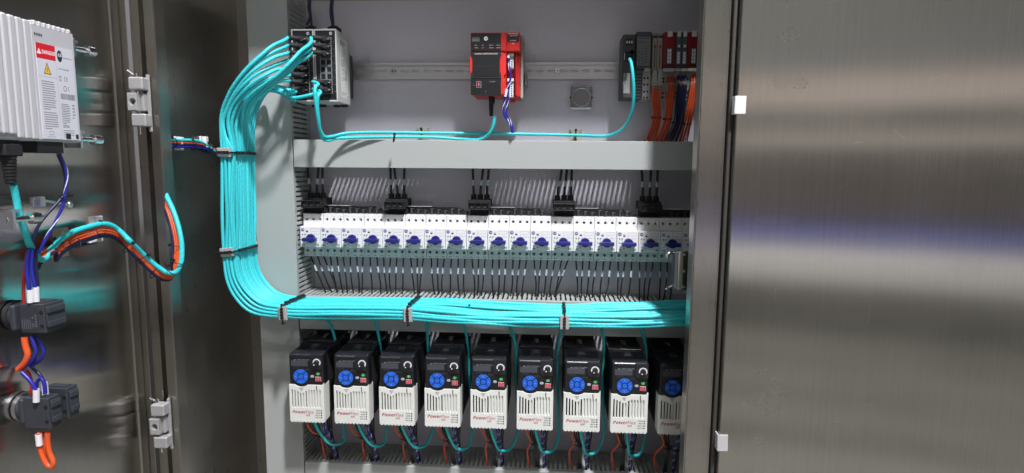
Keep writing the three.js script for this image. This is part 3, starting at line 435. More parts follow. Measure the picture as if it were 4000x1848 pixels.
function protector(i) {
  const t = thing('motor_protector', '', 'motor protector', null), W = 0.0446;
  const hx = [0.0078, 0.0226, 0.0373];
  const up = part('upper_terminals', extrude(poly(rect(0.0002, W, -0.0272, 0), hx.map(x => disc(x, -0.0122, 0.0029))), 0.014, 0.0006).translate(0, 0, 0.0506), M.white, t);
  part('terminal_print', panelPlane(0.0015, 0.0435, -0.0078, -0.0014, 0.0653), protTop, up);
  for (const x of hx) part('terminal_screw', [cyl(V(x, -0.0122, 0.05), V(x, -0.0122, 0.057), 0.0034, 0.0024, 10), box(x - 0.002, x + 0.002, -0.0125, -0.0119, 0.057, 0.0574)], M.midGrey, up);
  part('body', [box(0.0002, W, -0.0935, 0, 0.009, 0.0505, 0.001)], M.offWhite, t);
  part('front_housing', [box(0.0002, W, -0.0708, -0.0262, 0.0505, 0.0848, 0.0012)], M.white, t);
  part('front_print', panelPlane(0.0012, W - 0.001, -0.07, -0.028, 0.0851), protPrint, t);
  const lo = part('lower_terminals', extrude(poly(rect(0.0002, W, -0.0935, -0.0712), hx.map(x => disc(x, -0.0805, 0.0032))), 0.0145, 0.0005).translate(0, 0, 0.0506), M.lowerGrey, t);
  for (const x of hx) part('terminal_screw', [cyl(V(x, -0.0805, 0.05), V(x, -0.0805, 0.058), 0.0034, 0.0028, 10), box(x - 0.002, x + 0.002, -0.0808, -0.0802, 0.058, 0.0585)], M.midGrey, lo);
  fine(part('lower_mark', [box(0.0149, 0.0152, -0.09, -0.083, 0.0655, 0.0658), ...hx.map(x => box(x - 0.003, x + 0.003, -0.0905, -0.0888, 0.0655, 0.0657))], M.midGrey, lo));
  const k = part('knob', [cyl(V(0.0243, -0.0515, 0.085), V(0.0243, -0.0515, 0.0905), 0.0098, 0.0094, 24)], M.knob, t);
  part('knob_grip', extrude(poly([[0.0078, -0.053], [0.012, -0.0492], [0.0388, -0.0492], [0.0388, -0.0565], [0.012, -0.0565]]), 0.0105, 0.0008).translate(0, 0, 0.0895), M.knob, k);
  part('setting_dial', [cyl(V(0.0075, -0.0487, 0.0851), V(0.0075, -0.0487, 0.0862), 0.0036, 0.0034, 14)], M.white, t);
  t.position.set(0.045 * i, 0, 0); return t;
}
{
  const p0 = protector(0);
  for (let i = 0; i < 19; i++) {
    let t = p0; if (i) { t = p0.clone(); t.name = numbered('motor_protector'); scene.add(t); t.position.set(0.045 * i, 0, 0); }
    t.userData = { category: 'motor protector', group: 'motor protectors in the middle row', label: i === 18 ? 'white motor protector cut off by the right frame, last of the row' : i > 15 ? `shaded white motor protector with dark knob, ${ORD[i]} from the left` : `white motor protector with blue rotary knob, ${ORD[i]} from the left` };
  }
  for (let i = 0; i < 19; i++) settle(scene.getObjectByName(i ? 'motor_protector_' + String(i).padStart(3, '0') : 'motor_protector'));
}
// feeder terminals, busbars and the wires that feed them
const feederWire = (x0, dx, y1, name, lab, mark) => {
  const t = tag(part('power_wire', tube([V(x0, 0.038, 0.048), V(x0 + dx * 0.15, 0.058, 0.05), V(x0 + dx * 0.6, 0.08, 0.05), V(x0 + dx, y1, 0.048)], 0.0028, 16, 8), M.wire, scene), lab, 'wire');
  part('wire_marker', cyl(V(x0 + dx * 0.28, 0.0635, 0.0502), V(x0 + dx * 0.5, 0.0755, 0.0502), 0.0034, 0.0034, 10), M.marker, t); settle(t);
};
{
  const place = ['at the far left', 'above the fifth protector', 'above the ninth protector', 'above the thirteenth protector', 'in shade above the seventeenth protector'];
  const lean = [[-0.004, 0.006, 0.0005], [-0.001, -0.007, 0.0012], [-0.002, 0.006, 0.004], [0.008, 0.005, 0.001], [-0.004, 0.001, 0.001]];
  for (let s = 0; s < 5; s++) {
    const X = 0.18 * s + 0.0035, t = thing('feeder_terminal', `black three pole feeder terminal ${place[s]}`, 'feeder terminal');
    part('rear_block', [box(X - 0.002, X + 0.045, 0.0165, 0.0335, 0.02, 0.062, 0.001)], M.blackMatt, t);
    const f = part('front_block', extrude(poly(rect(X, X + 0.0435, 0.0135, 0.029), [0, 1, 2].map(k => rect(X + 0.0018 + k * 0.0142, X + 0.0133 + k * 0.0142, 0.0156, 0.0274))), 0.02, 0.0006).translate(0, 0, 0.0625), M.black, t);
    for (let k = 0; k < 3; k++) { part('clamp_cell', panelPlane(X + 0.0018 + k * 0.0142, X + 0.0133 + k * 0.0142, 0.0156, 0.0274, 0.078), M.blackMatt, f); part('clamp_screw', new THREE.TorusGeometry(0.0032, 0.0009, 6, 16).translate(X + 0.0076 + k * 0.0142, 0.0212, 0.0785), M.darkGrey, f); part('wire_collar', cyl(V(X + 0.0076 + k * 0.0142, 0.0335, 0.046), V(X + 0.0076 + k * 0.0142, 0.044, 0.048), 0.0064, 0.006, 16), M.blackMatt, t); }
    part('neck', box(X + 0.001, X + 0.043, 0.0005, 0.0135, 0.03, 0.06, 0.0008), M.dark, t);
    settle(t);
    for (let k = 0; k < 3; k++) feederWire(X + 0.0076 + k * 0.0142, lean[s][k] * 1.1, 0.106, '', `${['left', 'middle', 'right'][k]} black feed wire with pale marker, feeder terminal ${place[s]}`);
    // comb busbar running to the right of the terminal
    const b = thing('comb_busbar', `black comb busbar right of the feeder terminal ${place[s]}`, 'busbar'), B = 0.18 * s + 0.05, end = s === 4 ? 0.09 : 0.128;
    part('bar_cover', [box(B, B + 0.05, 0.0008, 0.0165, 0.036, 0.046, 0.0006), box(B + 0.0502, B + Math.min(end, 0.104), 0.0008, 0.0155, 0.036, 0.047, 0.0006)], M.black, b);
    if (s < 4) part('bar_end', [box(B + 0.1042, B + 0.117, 0.0008, 0.012, 0.036, 0.048, 0.0006), box(B + 0.1172, B + 0.129, 0.0008, 0.008, 0.036, 0.049, 0.0006)], M.black, b);
    part('insulating_strip', box(B - 0.002, B + 0.05, 0.0166, 0.0178, 0.034, 0.0475), M.white, b);
    for (let k = 0; k < (s === 4 ? 5 : 8); k++) part('busbar_lug', [box(B + 0.004 + k * 0.0147, B + 0.0076 + k * 0.0147, 0.0008, 0.0125 - (k % 3) * 0.002, 0.0476, 0.053, 0.0008), box(B + 0.0035 + k * 0.0147, B + 0.0105 + k * 0.0147, 0.0115 - (k % 3) * 0.002, 0.0135 - (k % 3) * 0.002, 0.0476, 0.0535, 0.0006)], M.darkGrey, b);
    settle(b);
  }
}
// wires falling from the protectors into the duct below
{
  const ends = [[.034, .0338, .031], [.016, .013, .009], [.0065, .004, -.0035], [.003, .0085, .0075], [.001, -.0035, -.0045], [.008, .0005, -.012], [.0085, .001, -.0055], [-.0025, .0025, -.001], [.005, -.002, -.008], [.002, -.0035, -.005], [-.005, -.006, -.0105], [.003, -.0045, -.007], [-.0105, -.015, -.029], [.0045, -.0015, -.007], [-.008, -.007, -.012], [.0005, -.0085, -.007], [.0035, -.0015, -.0095], [-.001, -.0065, -.0085], [0, -.001, -.002]];
  for (let i = 0; i < 18; i++) [0.0078, 0.0226, 0.0373].forEach((hx, k) => {
    const x = 0.045 * i + hx, e = ends[i][k] + rr(-0.0008, 0.0008), b = rr(-0.002, 0.003) - e * 0.1;
    const c = [V(x, -0.092, 0.054), V(x + e * 0.12, -0.1, 0.055), V(x + e * 0.45 + b * 0.5, -0.122, 0.058 + rr(0, 0.004)), V(x + e * 0.85 + b, -0.15, 0.06), V(x + e, -0.1785, 0.056)];
    const t = tag(part('motor_wire', tube(c, 0.0017, 16, 6), M.wire, scene), `${['left', 'middle', 'right'][k]} black wire under the ${ORD[i]} motor protector from the left`, 'wire');
    const cv = new THREE.CatmullRomCurve3(c, false, 'centripetal'); part('wire_marker', cyl(cv.getPointAt(0.27), cv.getPointAt(0.42), 0.0025, 0.0025, 8), M.marker, t); settle(t);
  });
}
// ---------------------------------------------------------------- frequency drives
const driveFace = canvasMat(512, 512, (x, w, h) => {
  x.fillStyle = '#17181c'; x.fillRect(0, 0, w, h);
  x.fillStyle = '#8e9195'; x.beginPath(); x.arc(84, 52, 18, 0.2, 2.95); x.fill(); text(x, 'Allen-Bradley', 116, 54, 34, '#777a80', { style: 'italic bold' });
  x.strokeStyle = '#4a4d52'; x.lineWidth = 3; x.beginPath(); x.moveTo(60, 178); x.lineTo(60, 222); x.lineTo(146, 222); x.lineTo(146, 178); x.stroke(); text(x, 'PORT USB', 103, 200, 17, '#63666b', { align: 'center' });
  text(x, 'FAULT', 232, 246, 24, '#5a5d63', { style: 'bold' }); x.strokeStyle = '#5a5d63'; x.beginPath(); x.arc(322, 246, 9, 0, 7); x.stroke();
});
const driveText = canvasMat(512, 200, (x, w, h) => {
  x.clearRect(0, 0, w, h); text(x, 'Power', 18, 62, 70, '#a8343c', { style: 'italic bold' }); text(x, 'Flex', 226, 62, 70, '#b3565c', { style: 'italic' }); text(x, '525', 232, 112, 38, '#a8343c', { style: 'italic bold' });
  ['PORT', 'MOD', 'NET A', 'NET B'].forEach((s, k) => { text(x, s, 454, 34 + k * 36, 27, '#55585a', { align: 'right', style: 'bold' }); x.fillStyle = '#222'; x.beginPath(); x.arc(474, 34 + k * 36, 11, 0, 7); x.fill(); });
}, { transparent: true });
const warnPrint = canvasMat(64, 160, (x, w, h) => { x.fillStyle = '#e9e9ea'; x.fillRect(0, 0, w, h); for (let k = 0; k < 4; k++) { x.fillStyle = '#55575a'; x.fillRect(4 + k * 15, 10, 10, 44); } x.fillStyle = '#c8402e'; x.fillRect(0, 66, 30, 94); x.fillStyle = '#c98a2a'; x.fillRect(4, 72, 18, 26); lines(x, 34, 70, 28, 8, 11, 5, '#66686a'); });
function drive() {
  const t = thing('frequency_drive', '', 'frequency drive', null), W = 0.072, H = 0.1455, D = 0.172;
  // z = 0 is the front face; the body goes back
  part('chassis', [box(0.001, W - 0.001, 0.004, H - 0.004, -D, -0.012, 0.002), box(0.004, W - 0.004, H - 0.004, H + 0.012, -D, -D + 0.032, 0.002)], M.blackMatt, t);
  const head = part('control_head', [box(0, W, 0.068, H, -0.03, -0.0005, 0.006)], M.blackGloss, t);
  part('head_print', panelPlane(0.003, 0.0695, 0.0845, 0.139, 0.0003), driveFace, head);
  part('raised_corner', extrude(poly([[0.0455, 0.1455], [0.0455, 0.121], [0.0475, 0.1165], [0.0515, 0.1145], [0.0712, 0.1145], [0.0712, 0.1455]].map(p => [p[0], Math.min(p[1], 0.1445)])), 0.0025, 0.0008).translate(0, 0, -0.0005), M.blackGloss, t);
  part('top_ledge', [box(0.0005, W - 0.0005, H - 0.006, H + 0.0005, -0.075, -0.006, 0.003), box(0.002, W - 0.002, H - 0.006, H + 0.0035, -0.138, -0.077, 0.002)], M.blackGloss, t);
  const ribs = []; for (let k = 0; k < 6; k++) { ribs.push(box(0.006, 0.026, H, H + 0.0016, -0.028 - k * 0.007, -0.0255 - k * 0.007), box(0.046, 0.066, H, H + 0.0016, -0.028 - k * 0.007, -0.0255 - k * 0.007)); ribs.push(box(0.007, 0.027, H + 0.003, H + 0.0046, -0.09 - k * 0.007, -0.0875 - k * 0.007), box(0.045, 0.065, H + 0.003, H + 0.0046, -0.09 - k * 0.007, -0.0875 - k * 0.007)); }
  fine(part('cooling_ribs', ribs, M.blackGloss, t));
  part('release_clip', [box(0.03, 0.042, H, H + 0.003, -0.062, -0.045, 0.001), box(0.0275, 0.0445, H, H + 0.0018, -0.043, -0.041, 0.0006)], M.darkGrey, t);
  part('warning_label', new THREE.PlaneGeometry(0.0095, 0.032).rotateX(-Math.PI / 2).translate(0.0355, H + 0.0062, -0.112), warnPrint, t);
  part('label_base', box(0.0302, 0.0408, H + 0.003, H + 0.0058, -0.129, -0.095, 0.0005), M.blackGloss, t);
  const side = []; for (let k = 0; k < 13; k++) { const g = new THREE.BoxGeometry(0.0014, 0.0026, 0.075); g.rotateX(0.55); g.translate(W - 0.0004, 0.03 + k * 0.0075, -0.1); side.push(g); const q = g.clone().translate(-W + 0.0008, 0, 0); side.push(q); }
  fine(part('side_ribs', side, M.black, t));
  const gr = []; for (let k = 0; k < 7; k++) gr.push(box(0.008 + k * 0.0085, 0.0125 + k * 0.0085, H + 0.011, H + 0.0135, -D + 0.004, -D + 0.028)); fine(part('fan_grille', gr, M.black, t));
  // display, knob and keys
  part('display', box(0.0058, 0.0405, 0.1195, 0.131, 0, 0.0007, 0.0004), M.screen, t);
  const kn = part('speed_scale', new THREE.RingGeometry(0.0052, 0.0082, 24, 1, -0.75, 4.3).translate(0.0605, 0.129, 0.0032), M.white, t);
  part('speed_knob', [cyl(V(0.0605, 0.129, 0.002), V(0.0605, 0.129, 0.0105), 0.0058, 0.0048, 18)], M.blackMatt, t);
  part('knob_pointer', new THREE.SphereGeometry(0.0013, 8, 6).translate(0.0575, 0.1262, 0.0103), M.white, t);
  const cx = 0.0258, cy = 0.0983;
  part('key_ring', cyl(V(cx, cy, -0.002), V(cx, cy, 0.0012), 0.0178, 0.0175, 36), M.black, t);
  for (let q = 0; q < 4; q++) {
    const pts = [], m0 = q * Math.PI / 2 + Math.PI / 2, hg = 0.0009;
    for (const [R, dir] of [[0.0151, 1], [0.0068, -1]]) { const lim = Math.PI / 4 - Math.asin(hg / R); for (let k = 0; k <= 8; k++) { const a = m0 + dir * (k / 4 - 1) * lim; pts.push([cx + R * Math.cos(a), cy + R * Math.sin(a)]); } }
    const key = part('arrow_key', extrude(poly(pts), 0.0012, 0.0004).translate(0, 0, 0.0012), M.keyBlue, t);
    if (q % 2 === 0) { const s = q ? -1 : 1; part('key_mark', new THREE.ShapeGeometry(poly([[cx - 0.0014, cy + s * 0.0102], [cx + 0.0014, cy + s * 0.0102], [cx, cy + s * 0.0126]])).translate(0, 0, 0.0032), std([0.2, 0.38, 0.8], 0.5), key); }
    else part('key_mark', box(cx + (q === 1 ? -0.0128 : 0.0082), cx + (q === 1 ? -0.0082 : 0.0128), cy - 0.0009, cy + 0.0009, 0.0028, 0.0031), std([0.1, 0.26, 0.75], 0.5), key);
  }
  part('select_key', cyl(V(cx, cy, 0.0012), V(cx, cy, 0.0028), 0.0052, 0.005, 20), M.keyBlue, t);
  part('start_key', extrude(poly(pill(0.0575, 0.0655, 0.1015, 0.1068)), 0.001, 0.0004), M.keyGreen, t); part('start_mark', box(0.0612, 0.0618, 0.1025, 0.1058, 0.0012, 0.0017), M.white, t);
  part('reverse_key', extrude(poly(pill(0.0455, 0.053, 0.0962, 0.1012)), 0.001, 0.0004), M.keyGrey, t);
  const stop = part('stop_key', box(0.0564, 0.0669, 0.0894, 0.0979, 0, 0.0014, 0.0006), M.keyRed, t); part('stop_mark', new THREE.RingGeometry(0.0022, 0.0027, 18).translate(0.0616, 0.0937, 0.0017), std([0.8, 0.6, 0.6], 0.5), stop); part('stop_edge', extrude(poly(rect(0.056, 0.0673, 0.089, 0.0983), [rect(0.0564, 0.0669, 0.0894, 0.0979)]), 0.0009).translate(0, 0, 0.0001), M.offWhite, stop);
  // cover with its notch, slots and teeth
  const edge = []; edge.push([0.0, 0.002]); for (let k = 0; k < 10; k++) { const a = 0.002 + k * 0.007; edge.push([a, 0.002], [a + 0.001, 0], [a + 0.0045, 0], [a + 0.0055, 0.002]); } edge.push([0.0725, 0.002], [0.0725, 0.085], [0.068, 0.0808], [0.0412, 0.0808]);
  for (let k = 0; k <= 10; k++) { const a = -0.89 - k / 10 * 1.36; edge.push([cx + 0.0222 * Math.cos(a), cy + 0.0222 * Math.sin(a)]); } edge.push([0.0, 0.0808]);
  const slots = [], tops = [0.0705, 0.0685, 0.066, 0.063, 0.0635, 0.068, 0.07, 0.07, 0.07, 0.07, 0.07]; for (let k = 0; k < 11; k++) slots.push(pill(0.0048 + k * 0.0058, 0.0074 + k * 0.0058, 0.032, tops[k]));
  const cov = part('terminal_cover', extrude(poly(edge, slots), 0.0045, 0.0006).translate(0, 0, -0.004), M.cover, t);
  part('cover_side', [box(0.0695, 0.0724, 0.0025, 0.08, -0.03, -0.004, 0.0008), box(-0.0004, 0.003, 0.0025, 0.08, -0.03, -0.004, 0.0008), box(0.001, 0.0715, 0.001, 0.004, -0.03, -0.004, 0.0008)], M.cover, t);
  part('slot_backing', [box(0.0275, 0.0305, 0.03, 0.072, -0.0038, -0.003), box(0.0385, 0.07, 0.03, 0.072, -0.0038, -0.003)], M.cover, cov);
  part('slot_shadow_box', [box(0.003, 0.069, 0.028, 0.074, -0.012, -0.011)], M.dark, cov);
  part('cover_print', panelPlane(0.002, 0.0715, 0.004, 0.031, 0.0013), driveText, cov);
  fine(part('finger_grip', [0, 1, 2, 3].map(k => box(cx - 0.0045 + k * 0.0012, cx + 0.0045 - k * 0.0012, 0.0738 - k * 0.002, 0.0745 - k * 0.002, 0.0008, 0.0014)), M.midGrey, cov));
  part('warning_mark', [box(0.0565, 0.0585, 0.0705, 0.0785, 0.0006, 0.0012), box(0.0568, 0.0582, 0.0788, 0.0802, 0.0006, 0.0012)], std([0.2, 0.06, 0.04], 0.5), cov);
  return t;
}
const DX0 = 0.0078, DP = 0.09336, DY = -0.4212, DZ = 0.182;
{
  const d0 = drive(), list = [d0];
  for (let i = 1; i < 9; i++) { const c = d0.clone(); c.name = numbered('frequency_drive'); scene.add(c); list.push(c); }
  list.forEach((d, i) => { d.position.set(DX0 + DP * i, DY, DZ); d.userData = { category: 'frequency drive', group: 'frequency drives in the bottom row', label: i === 8 ? 'shaded frequency drive half hidden by the right frame, last of the row' : `black and white frequency drive with blue keypad, ${ORD[i]} from the left` }; settle(d); });
}
// ---------------------------------------------------------------- cable wiring of the drives
{
  for (let i = 0; i < 9; i++) {
    const x = DX0 + DP * i, y = DY, who = `under the ${ORD[i]} drive from the left`;
    const s = i / 8, o = x + 0.02 - 0.008 * s;
    // orange wire
    settle(tag(part('orange_wire', tube([V(o, y + 0.004, 0.15), V(o + 0.001, y - 0.008, 0.152), V(o + 0.008 + rr(-0.003, 0.004), y - 0.035, 0.145), V(o + 0.018 * (1 - s * 0.5), y - 0.055, 0.125), V(o + 0.012 - 0.012 * s, y - 0.085, 0.1), V(o + 0.01, y - 0.135, 0.08)], 0.0021, 28, 7), M.orange, scene), `orange wire ${who}`, 'wire'));
    for (let k = 0; k < 3; k++) settle(tag(part('motor_wire', tube([V(o + 0.008 + k * 0.005, y + 0.004, 0.14), V(o + 0.012 + k * 0.004, y - 0.03, 0.138), V(o + 0.02 + k * 0.0026, y - 0.055, 0.125), V(o + 0.024 + k * 0.003, y - 0.135, 0.08)], 0.0018, 18, 6), M.wire, scene), `${ORD[k]} black wire of the left group ${who}`, 'wire'));
    for (let k = 0; k < 3; k++) settle(tag(part('motor_wire', tube([V(x + 0.052 + k * 0.005, y + 0.004, 0.12), V(x + 0.054 + k * 0.004, y - 0.03, 0.12), V(x + 0.054 + k * 0.003, y - 0.06, 0.11), V(x + 0.056 + k * 0.002, y - 0.135, 0.075)], 0.0017, 18, 6), M.wire, scene), `${ORD[k]} black wire of the right group ${who}`, 'wire'));
    for (let k = 0; k < 2; k++) { const pts = [V(x + 0.044 + k * 0.006, y + 0.004, 0.14), V(x + 0.05 + k * 0.005, y - 0.02, 0.142), V(x + 0.056 - s * 0.008 + k * 0.003, y - 0.048, 0.13), V(x + 0.058 - s * 0.008 + k * 0.002, y - 0.075, 0.11), V(x + 0.055 + k * 0.002, y - 0.135, 0.08)]; const w = tag(part('striped_wire', tube(pts, 0.0018, 20, 6), M.blue, scene), `${['left', 'right'][k]} blue and white wire ${who}`, 'wire'); const c = new THREE.CatmullRomCurve3(pts, false, 'centripetal'), st = [], n = 50, fr = c.computeFrenetFrames(n); for (let q = 0; q <= n; q++) { const a = q * 0.8; st.push(c.getPointAt(q / n).addScaledVector(fr.normals[q], Math.cos(a) * 0.0013).addScaledVector(fr.binormals[q], Math.sin(a) * 0.0013)); } part('stripe', tube(st, 0.0007, 100, 5), M.wireWhite, w); settle(w); }
    for (const [tx, ty, tz, lab, w] of [[o + 0.019, y - 0.054, 0.126, 'left black cable tie', 0.0085], [x + 0.056 - s * 0.008, y - 0.056, 0.128, 'right black cable tie', 0.009]]) { const t = thing('cable_tie', `${lab} on the wires ${who}`, 'cable tie'); part('band', new THREE.TorusGeometry(1, 0.16, 6, 20).scale(w, 0.007, 0.006).rotateX(Math.PI / 2 + 0.3), M.black, t); part('tie_head', box(-0.0025, 0.0025, -0.0018, 0.0018, 0.0045, 0.0085, 0.0006), M.black, t); t.position.set(tx, ty, tz); t.rotation.z = -0.35; settle(t); }
    // turquoise cable: out of the drive, down in a loop and up behind to the cable run
    if (i < 8) {
      const up = [0.066, 0.07, 0.082, 0.076, 0.085, 0.082, 0.086, 0.082][i], n = x + up;
      settle(tag(part('network_cable', tube([V(x + 0.034, y + 0.006, 0.145), V(x + 0.037, y - 0.012, 0.15), V(x + 0.048 - 0.006 * s, y - 0.045, 0.142), V(x + 0.062 - 0.012 * s, y - 0.078, 0.118), V(x + 0.077, y - 0.083 - 0.004 * s, 0.09), V(n + 0.006, y - 0.055, 0.075), V(n + 0.004, y + 0.0, 0.07), V(n, y + 0.08, 0.075), V(n, y + 0.14, 0.09), V(n - [0.012, 0.004, -0.006, 0.014, 0.022, -0.016, 0.012, 0.03][i] * 0.6, y + 0.195, 0.112), V(n - [0.024, 0.006, -0.008, 0.026, 0.04, -0.03, 0.022, 0.05][i], y + 0.214, 0.135)], 0.0031, 90, 8), M.teal, scene), `turquoise network cable looping from the ${ORD[i]} drive up to the cable run`, 'cable'));
    }
  }
}
// ---------------------------------------------------------------- the big turquoise cable run
const CABLE_R = 0.0033;
const bottomY = x => { const P = [[-0.1, -0.196], [0.0, -0.1985], [0.08, -0.1985], [0.24, -0.1958], [0.36, -0.1985], [0.42, -0.2025], [0.47, -0.2045], [0.56, -0.2032], [0.7, -0.1995], [0.8, -0.194], [1.2, -0.194]]; let k = 0; while (k < P.length - 2 && P[k + 1][0] < x) k++; const u = Math.min(1, Math.max(0, (x - P[k][0]) / (P[k + 1][0] - P[k][0]))); return P[k][1] + (P[k + 1][1] - P[k][1]) * u; };
const gap = x => { const P = [[-0.2, 0], [0.26, 0], [0.33, 1], [0.42, 1], [0.53, 0.15], [0.58, 0.2], [0.66, 1], [1.2, 1.1]]; let k = 0; while (k < P.length - 2 && P[k + 1][0] < x) k++; return P[k][1] + (P[k + 1][1] - P[k][1]) * Math.min(1, Math.max(0, (x - P[k][0]) / (P[k + 1][0] - P[k][0]))); };
function runPath(i, j, wob) { // i: 0 inner/top layer .. 3 outer/bottom layer ; j: depth 0 (panel side) .. 11 (front)
  const z = 0.1145 + j * 0.0077 + wob[0], xv = x => x - 0.0066 * i, pts = [];
  const xTop = -0.0812 - (j > 8 ? 0.0 : 0.0005), R = 0.086;
  pts.push(V(xv(-0.0795), 0.128, z), V(xv(-0.082) + wob[1] * 0.5, 0.07, z), V(xv(-0.0845) + wob[1], 0.0, z + wob[2]), V(xv(-0.086), -0.066, z));
  const y0 = bottomY(0.0) + 0.0033 + (3 - i) * 0.0062, xA = xv(-0.086), yA = -0.082 - i * 0.003;
  for (const a of [0.35, 0.75, 1.15]) pts.push(V(xA + R * (1 - Math.cos(a)) * 1.0, yA - (yA - y0) * Math.sin(a) , z + wob[2] * 0.6));
  for (const x of [0.02, 0.13, 0.25, 0.33, 0.42, 0.5, 0.57, 0.65, 0.72, 0.8, 0.95]) {
    const w = (Math.sin(x * 17 + j * 2.1 + i) * 0.0014 + Math.sin(x * 31 + i * 3 + j * 5) * 0.0011) * (Math.min(Math.abs(x), Math.abs(x - 0.255), Math.abs(x - 0.565)) > 0.04 ? 1 : 0.15), g = gap(x);
    const y = bottomY(x) + 0.0033 + (3 - i) * 0.0062 + w + (j <= 6 ? g * 0.0035 - (3 - i > 2 ? 0 : 0) : -g * 0.0012);
    pts.push(V(x, y + wob[3] - (j < 6 && x > 0.34 && x < 0.5 ? 0.002 : 0), z + w + (j >= 7 ? g * 0.004 : -g * 0.002)));
  }
  return pts;
}
const archEnds = {
  // points from the plug back to the vertical part
  L0: [V(.0245,.3418,.179),V(.0113,.3251,.206),V(-.0079,.3017,.222),V(-.0315,.2785,.226),V(-.0558,.2534,.222),V(-.077,.2271,.214),V(-.0932,.1966,.206)],
  L1: [V(.0252,.3291,.179),V(.0118,.3161,.2),V(-.0083,.2991,.214),V(-.0319,.2786,.218),V(-.0565,.2509,.214),V(-.0777,.2206,.208),V(-.0928,.1897,.202)],
  L2: [V(.026,.3164,.179),V(.0126,.3062,.2),V(-.0078,.2883,.216),V(-.0314,.2689,.22),V(-.0571,.2424,.216),V(-.0795,.211,.208),V(-.0926,.1848,.202)],
  L3: [V(.0177,.3003,.179),V(.0018,.2873,.2),V(-.0143,.2745,.214),V(-.038,.2551,.218),V(-.065,.2298,.212),V(-.0861,.1993,.204),V(-.096,.1752,.2)],
  L4: [V(.0274,.2882,.179),V(.0148,.2843,.196),V(.002,.2729,.212),V(-.0215,.2577,.216),V(-.0495,.2369,.212),V(-.0735,.2113,.205),V(-.0841,.1825,.2)],
  L5: [V(.0295,.2749,.179),V(.0159,.2722,.194),V(-.0003,.2647,.208),V(-.025,.2491,.21),V(-.0518,.2292,.206),V(-.0702,.2045,.2),V(-.0794,.1779,.196)],
  L6: [V(.0278,.2668,.176),V(.0144,.2637,.186),V(-.0021,.2551,.2),V(-.028,.2395,.2),V(-.0524,.2219,.196),V(-.0694,.2005,.19),V(-.0767,.1761,.186)],
  L7: [V(.0261,.2483,.168),V(.0152,.2539,.172),V(.0029,.2548,.184),V(-.0147,.2516,.19),V(-.0357,.2371,.19),V(-.0577,.2157,.184),V(-.071,.194,.178),V(-.0778,.1745,.172)],
  R0: [V(.0763,.3352,.183),V(.0687,.314,.214),V(.0562,.2912,.232),V(.0328,.2677,.236),V(.0049,.2516,.23),V(-.024,.2362,.218),V(-.0493,.2166,.2),V(-.0629,.1934,.186),V(-.0725,.1745,.172)],
  R1: [V(.0734,.3233,.183),V(.0646,.3058,.208),V(.0507,.283,.226),V(.0273,.2604,.23),V(.0007,.2452,.222),V(-.0269,.229,.208),V(-.051,.2103,.19),V(-.0647,.1894,.174),V(-.0728,.1701,.162)],
  R2: [V(.0705,.3109,.183),V(.0579,.2951,.202),V(.0427,.2712,.22),V(.0182,.251,.222),V(-.0086,.2355,.214),V(-.036,.2195,.196),V(-.0561,.2017,.176),V(-.0679,.1828,.16),V(-.0736,.1658,.148)],
};
{
  const layout = [['L0', 3, 11], ['L1', 2, 11], ['L2', 1, 11], ['L3', 0, 11], ['L4', 0, 10], ['L5', 0, 9], ['L6', 0, 8], ['L7', 0, 7], ['R0', 0, 6], ['R1', 0, 5], ['R2', 0, 4], [null, 0, 3], [null, 0, 2], [null, 0, 1], [null, 0, 0], [null, 1, 0], [null, 1, 7], [null, 1, 3]];
  layout.forEach(([key, i, j], n) => {
    const wob = [rr(-0.0014, 0.0014), rr(-0.003, 0.003), rr(-0.002, 0.002), rr(-0.0016, 0.0012)], p = runPath(i, j, wob);
    let head, label;
    if (key) {
      const row = Number(key[1]), left = key[0] === 'L', plug = PLUGS.find(q => q.r === row && (q.sw < 0.04) === left);
      head = [plug.tip.clone(), ...archEnds[key]];
      label = `turquoise cable arching from row ${ORD[row]} of the ${left ? 'left' : 'right'} network switch into the run`;
    } else { // comes up from behind the arch
      const a = p[0]; head = [V(0.03, 0.262 - n * 0.002, 0.15), V(-0.01, 0.266 - n * 0.001, 0.152), V(-0.05, 0.245, a.z + 0.004), V(-0.072, 0.205, a.z + 0.002), V(a.x + 0.001, 0.165, a.z)];
      label = `turquoise cable at the back of the run, ${ORD[n - 11]} counted from the front`;
    }
    settle(tag(part('network_cable', tube([...head, ...p], CABLE_R, 330, 10), TEALS[n % 4], scene), label, 'cable'));
  });
}
// combs and ties that hold the run
function runComb(pos, rot, label, ties) {
  const t = thing('cable_comb', label, 'cable comb');
  part('front_plate', extrude(poly(rect(-0.0135, 0.0135, -0.0085, 0.0085), [-0.009, -0.003, 0.003, 0.009].map(x => disc(x, 0, 0.0016, 8))), 0.003, 0.001), M.comb, t);
  part('rear_plate', box(-0.0135, 0.0135, -0.0085, 0.0085, -0.096, -0.092, 0.001), M.comb, t);
  t.position.copy(pos); t.rotation.set(...rot); settle(t);
  const k = thing('cable_tie', `black cable ties ${ties}`, 'cable tie');
  const heads = [-0.009, -0.003, 0.003, 0.009].map(x => box(x - 0.0022, x + 0.0022, -0.0026, 0.0026, 0.004, 0.0076, 0.0006)); heads.push(box(-0.021, -0.013, -0.001, 0.001, 0.0045, 0.0062), box(-0.0215, -0.0185, -0.002, 0.002, -0.001, 0.007, 0.0006), box(0.012, 0.019, -0.001, 0.001, 0.001, 0.006));
  fine(part('front_ties', heads, M.black, k));
  const back = []; for (let j = 0; j < 8; j++) back.push(box(0.0155, 0.0205 + (j % 3) * 0.0006, -0.003, 0.003, -0.0835 + j * 0.0095, -0.077 + j * 0.0095, 0.0008)); back.push(box(0.0145, 0.0172, -0.0016, 0.0016, -0.09, 0.004));
  fine(part('row_ties', back, M.black, k));
  k.position.copy(pos); k.rotation.set(...rot); settle(k);
}
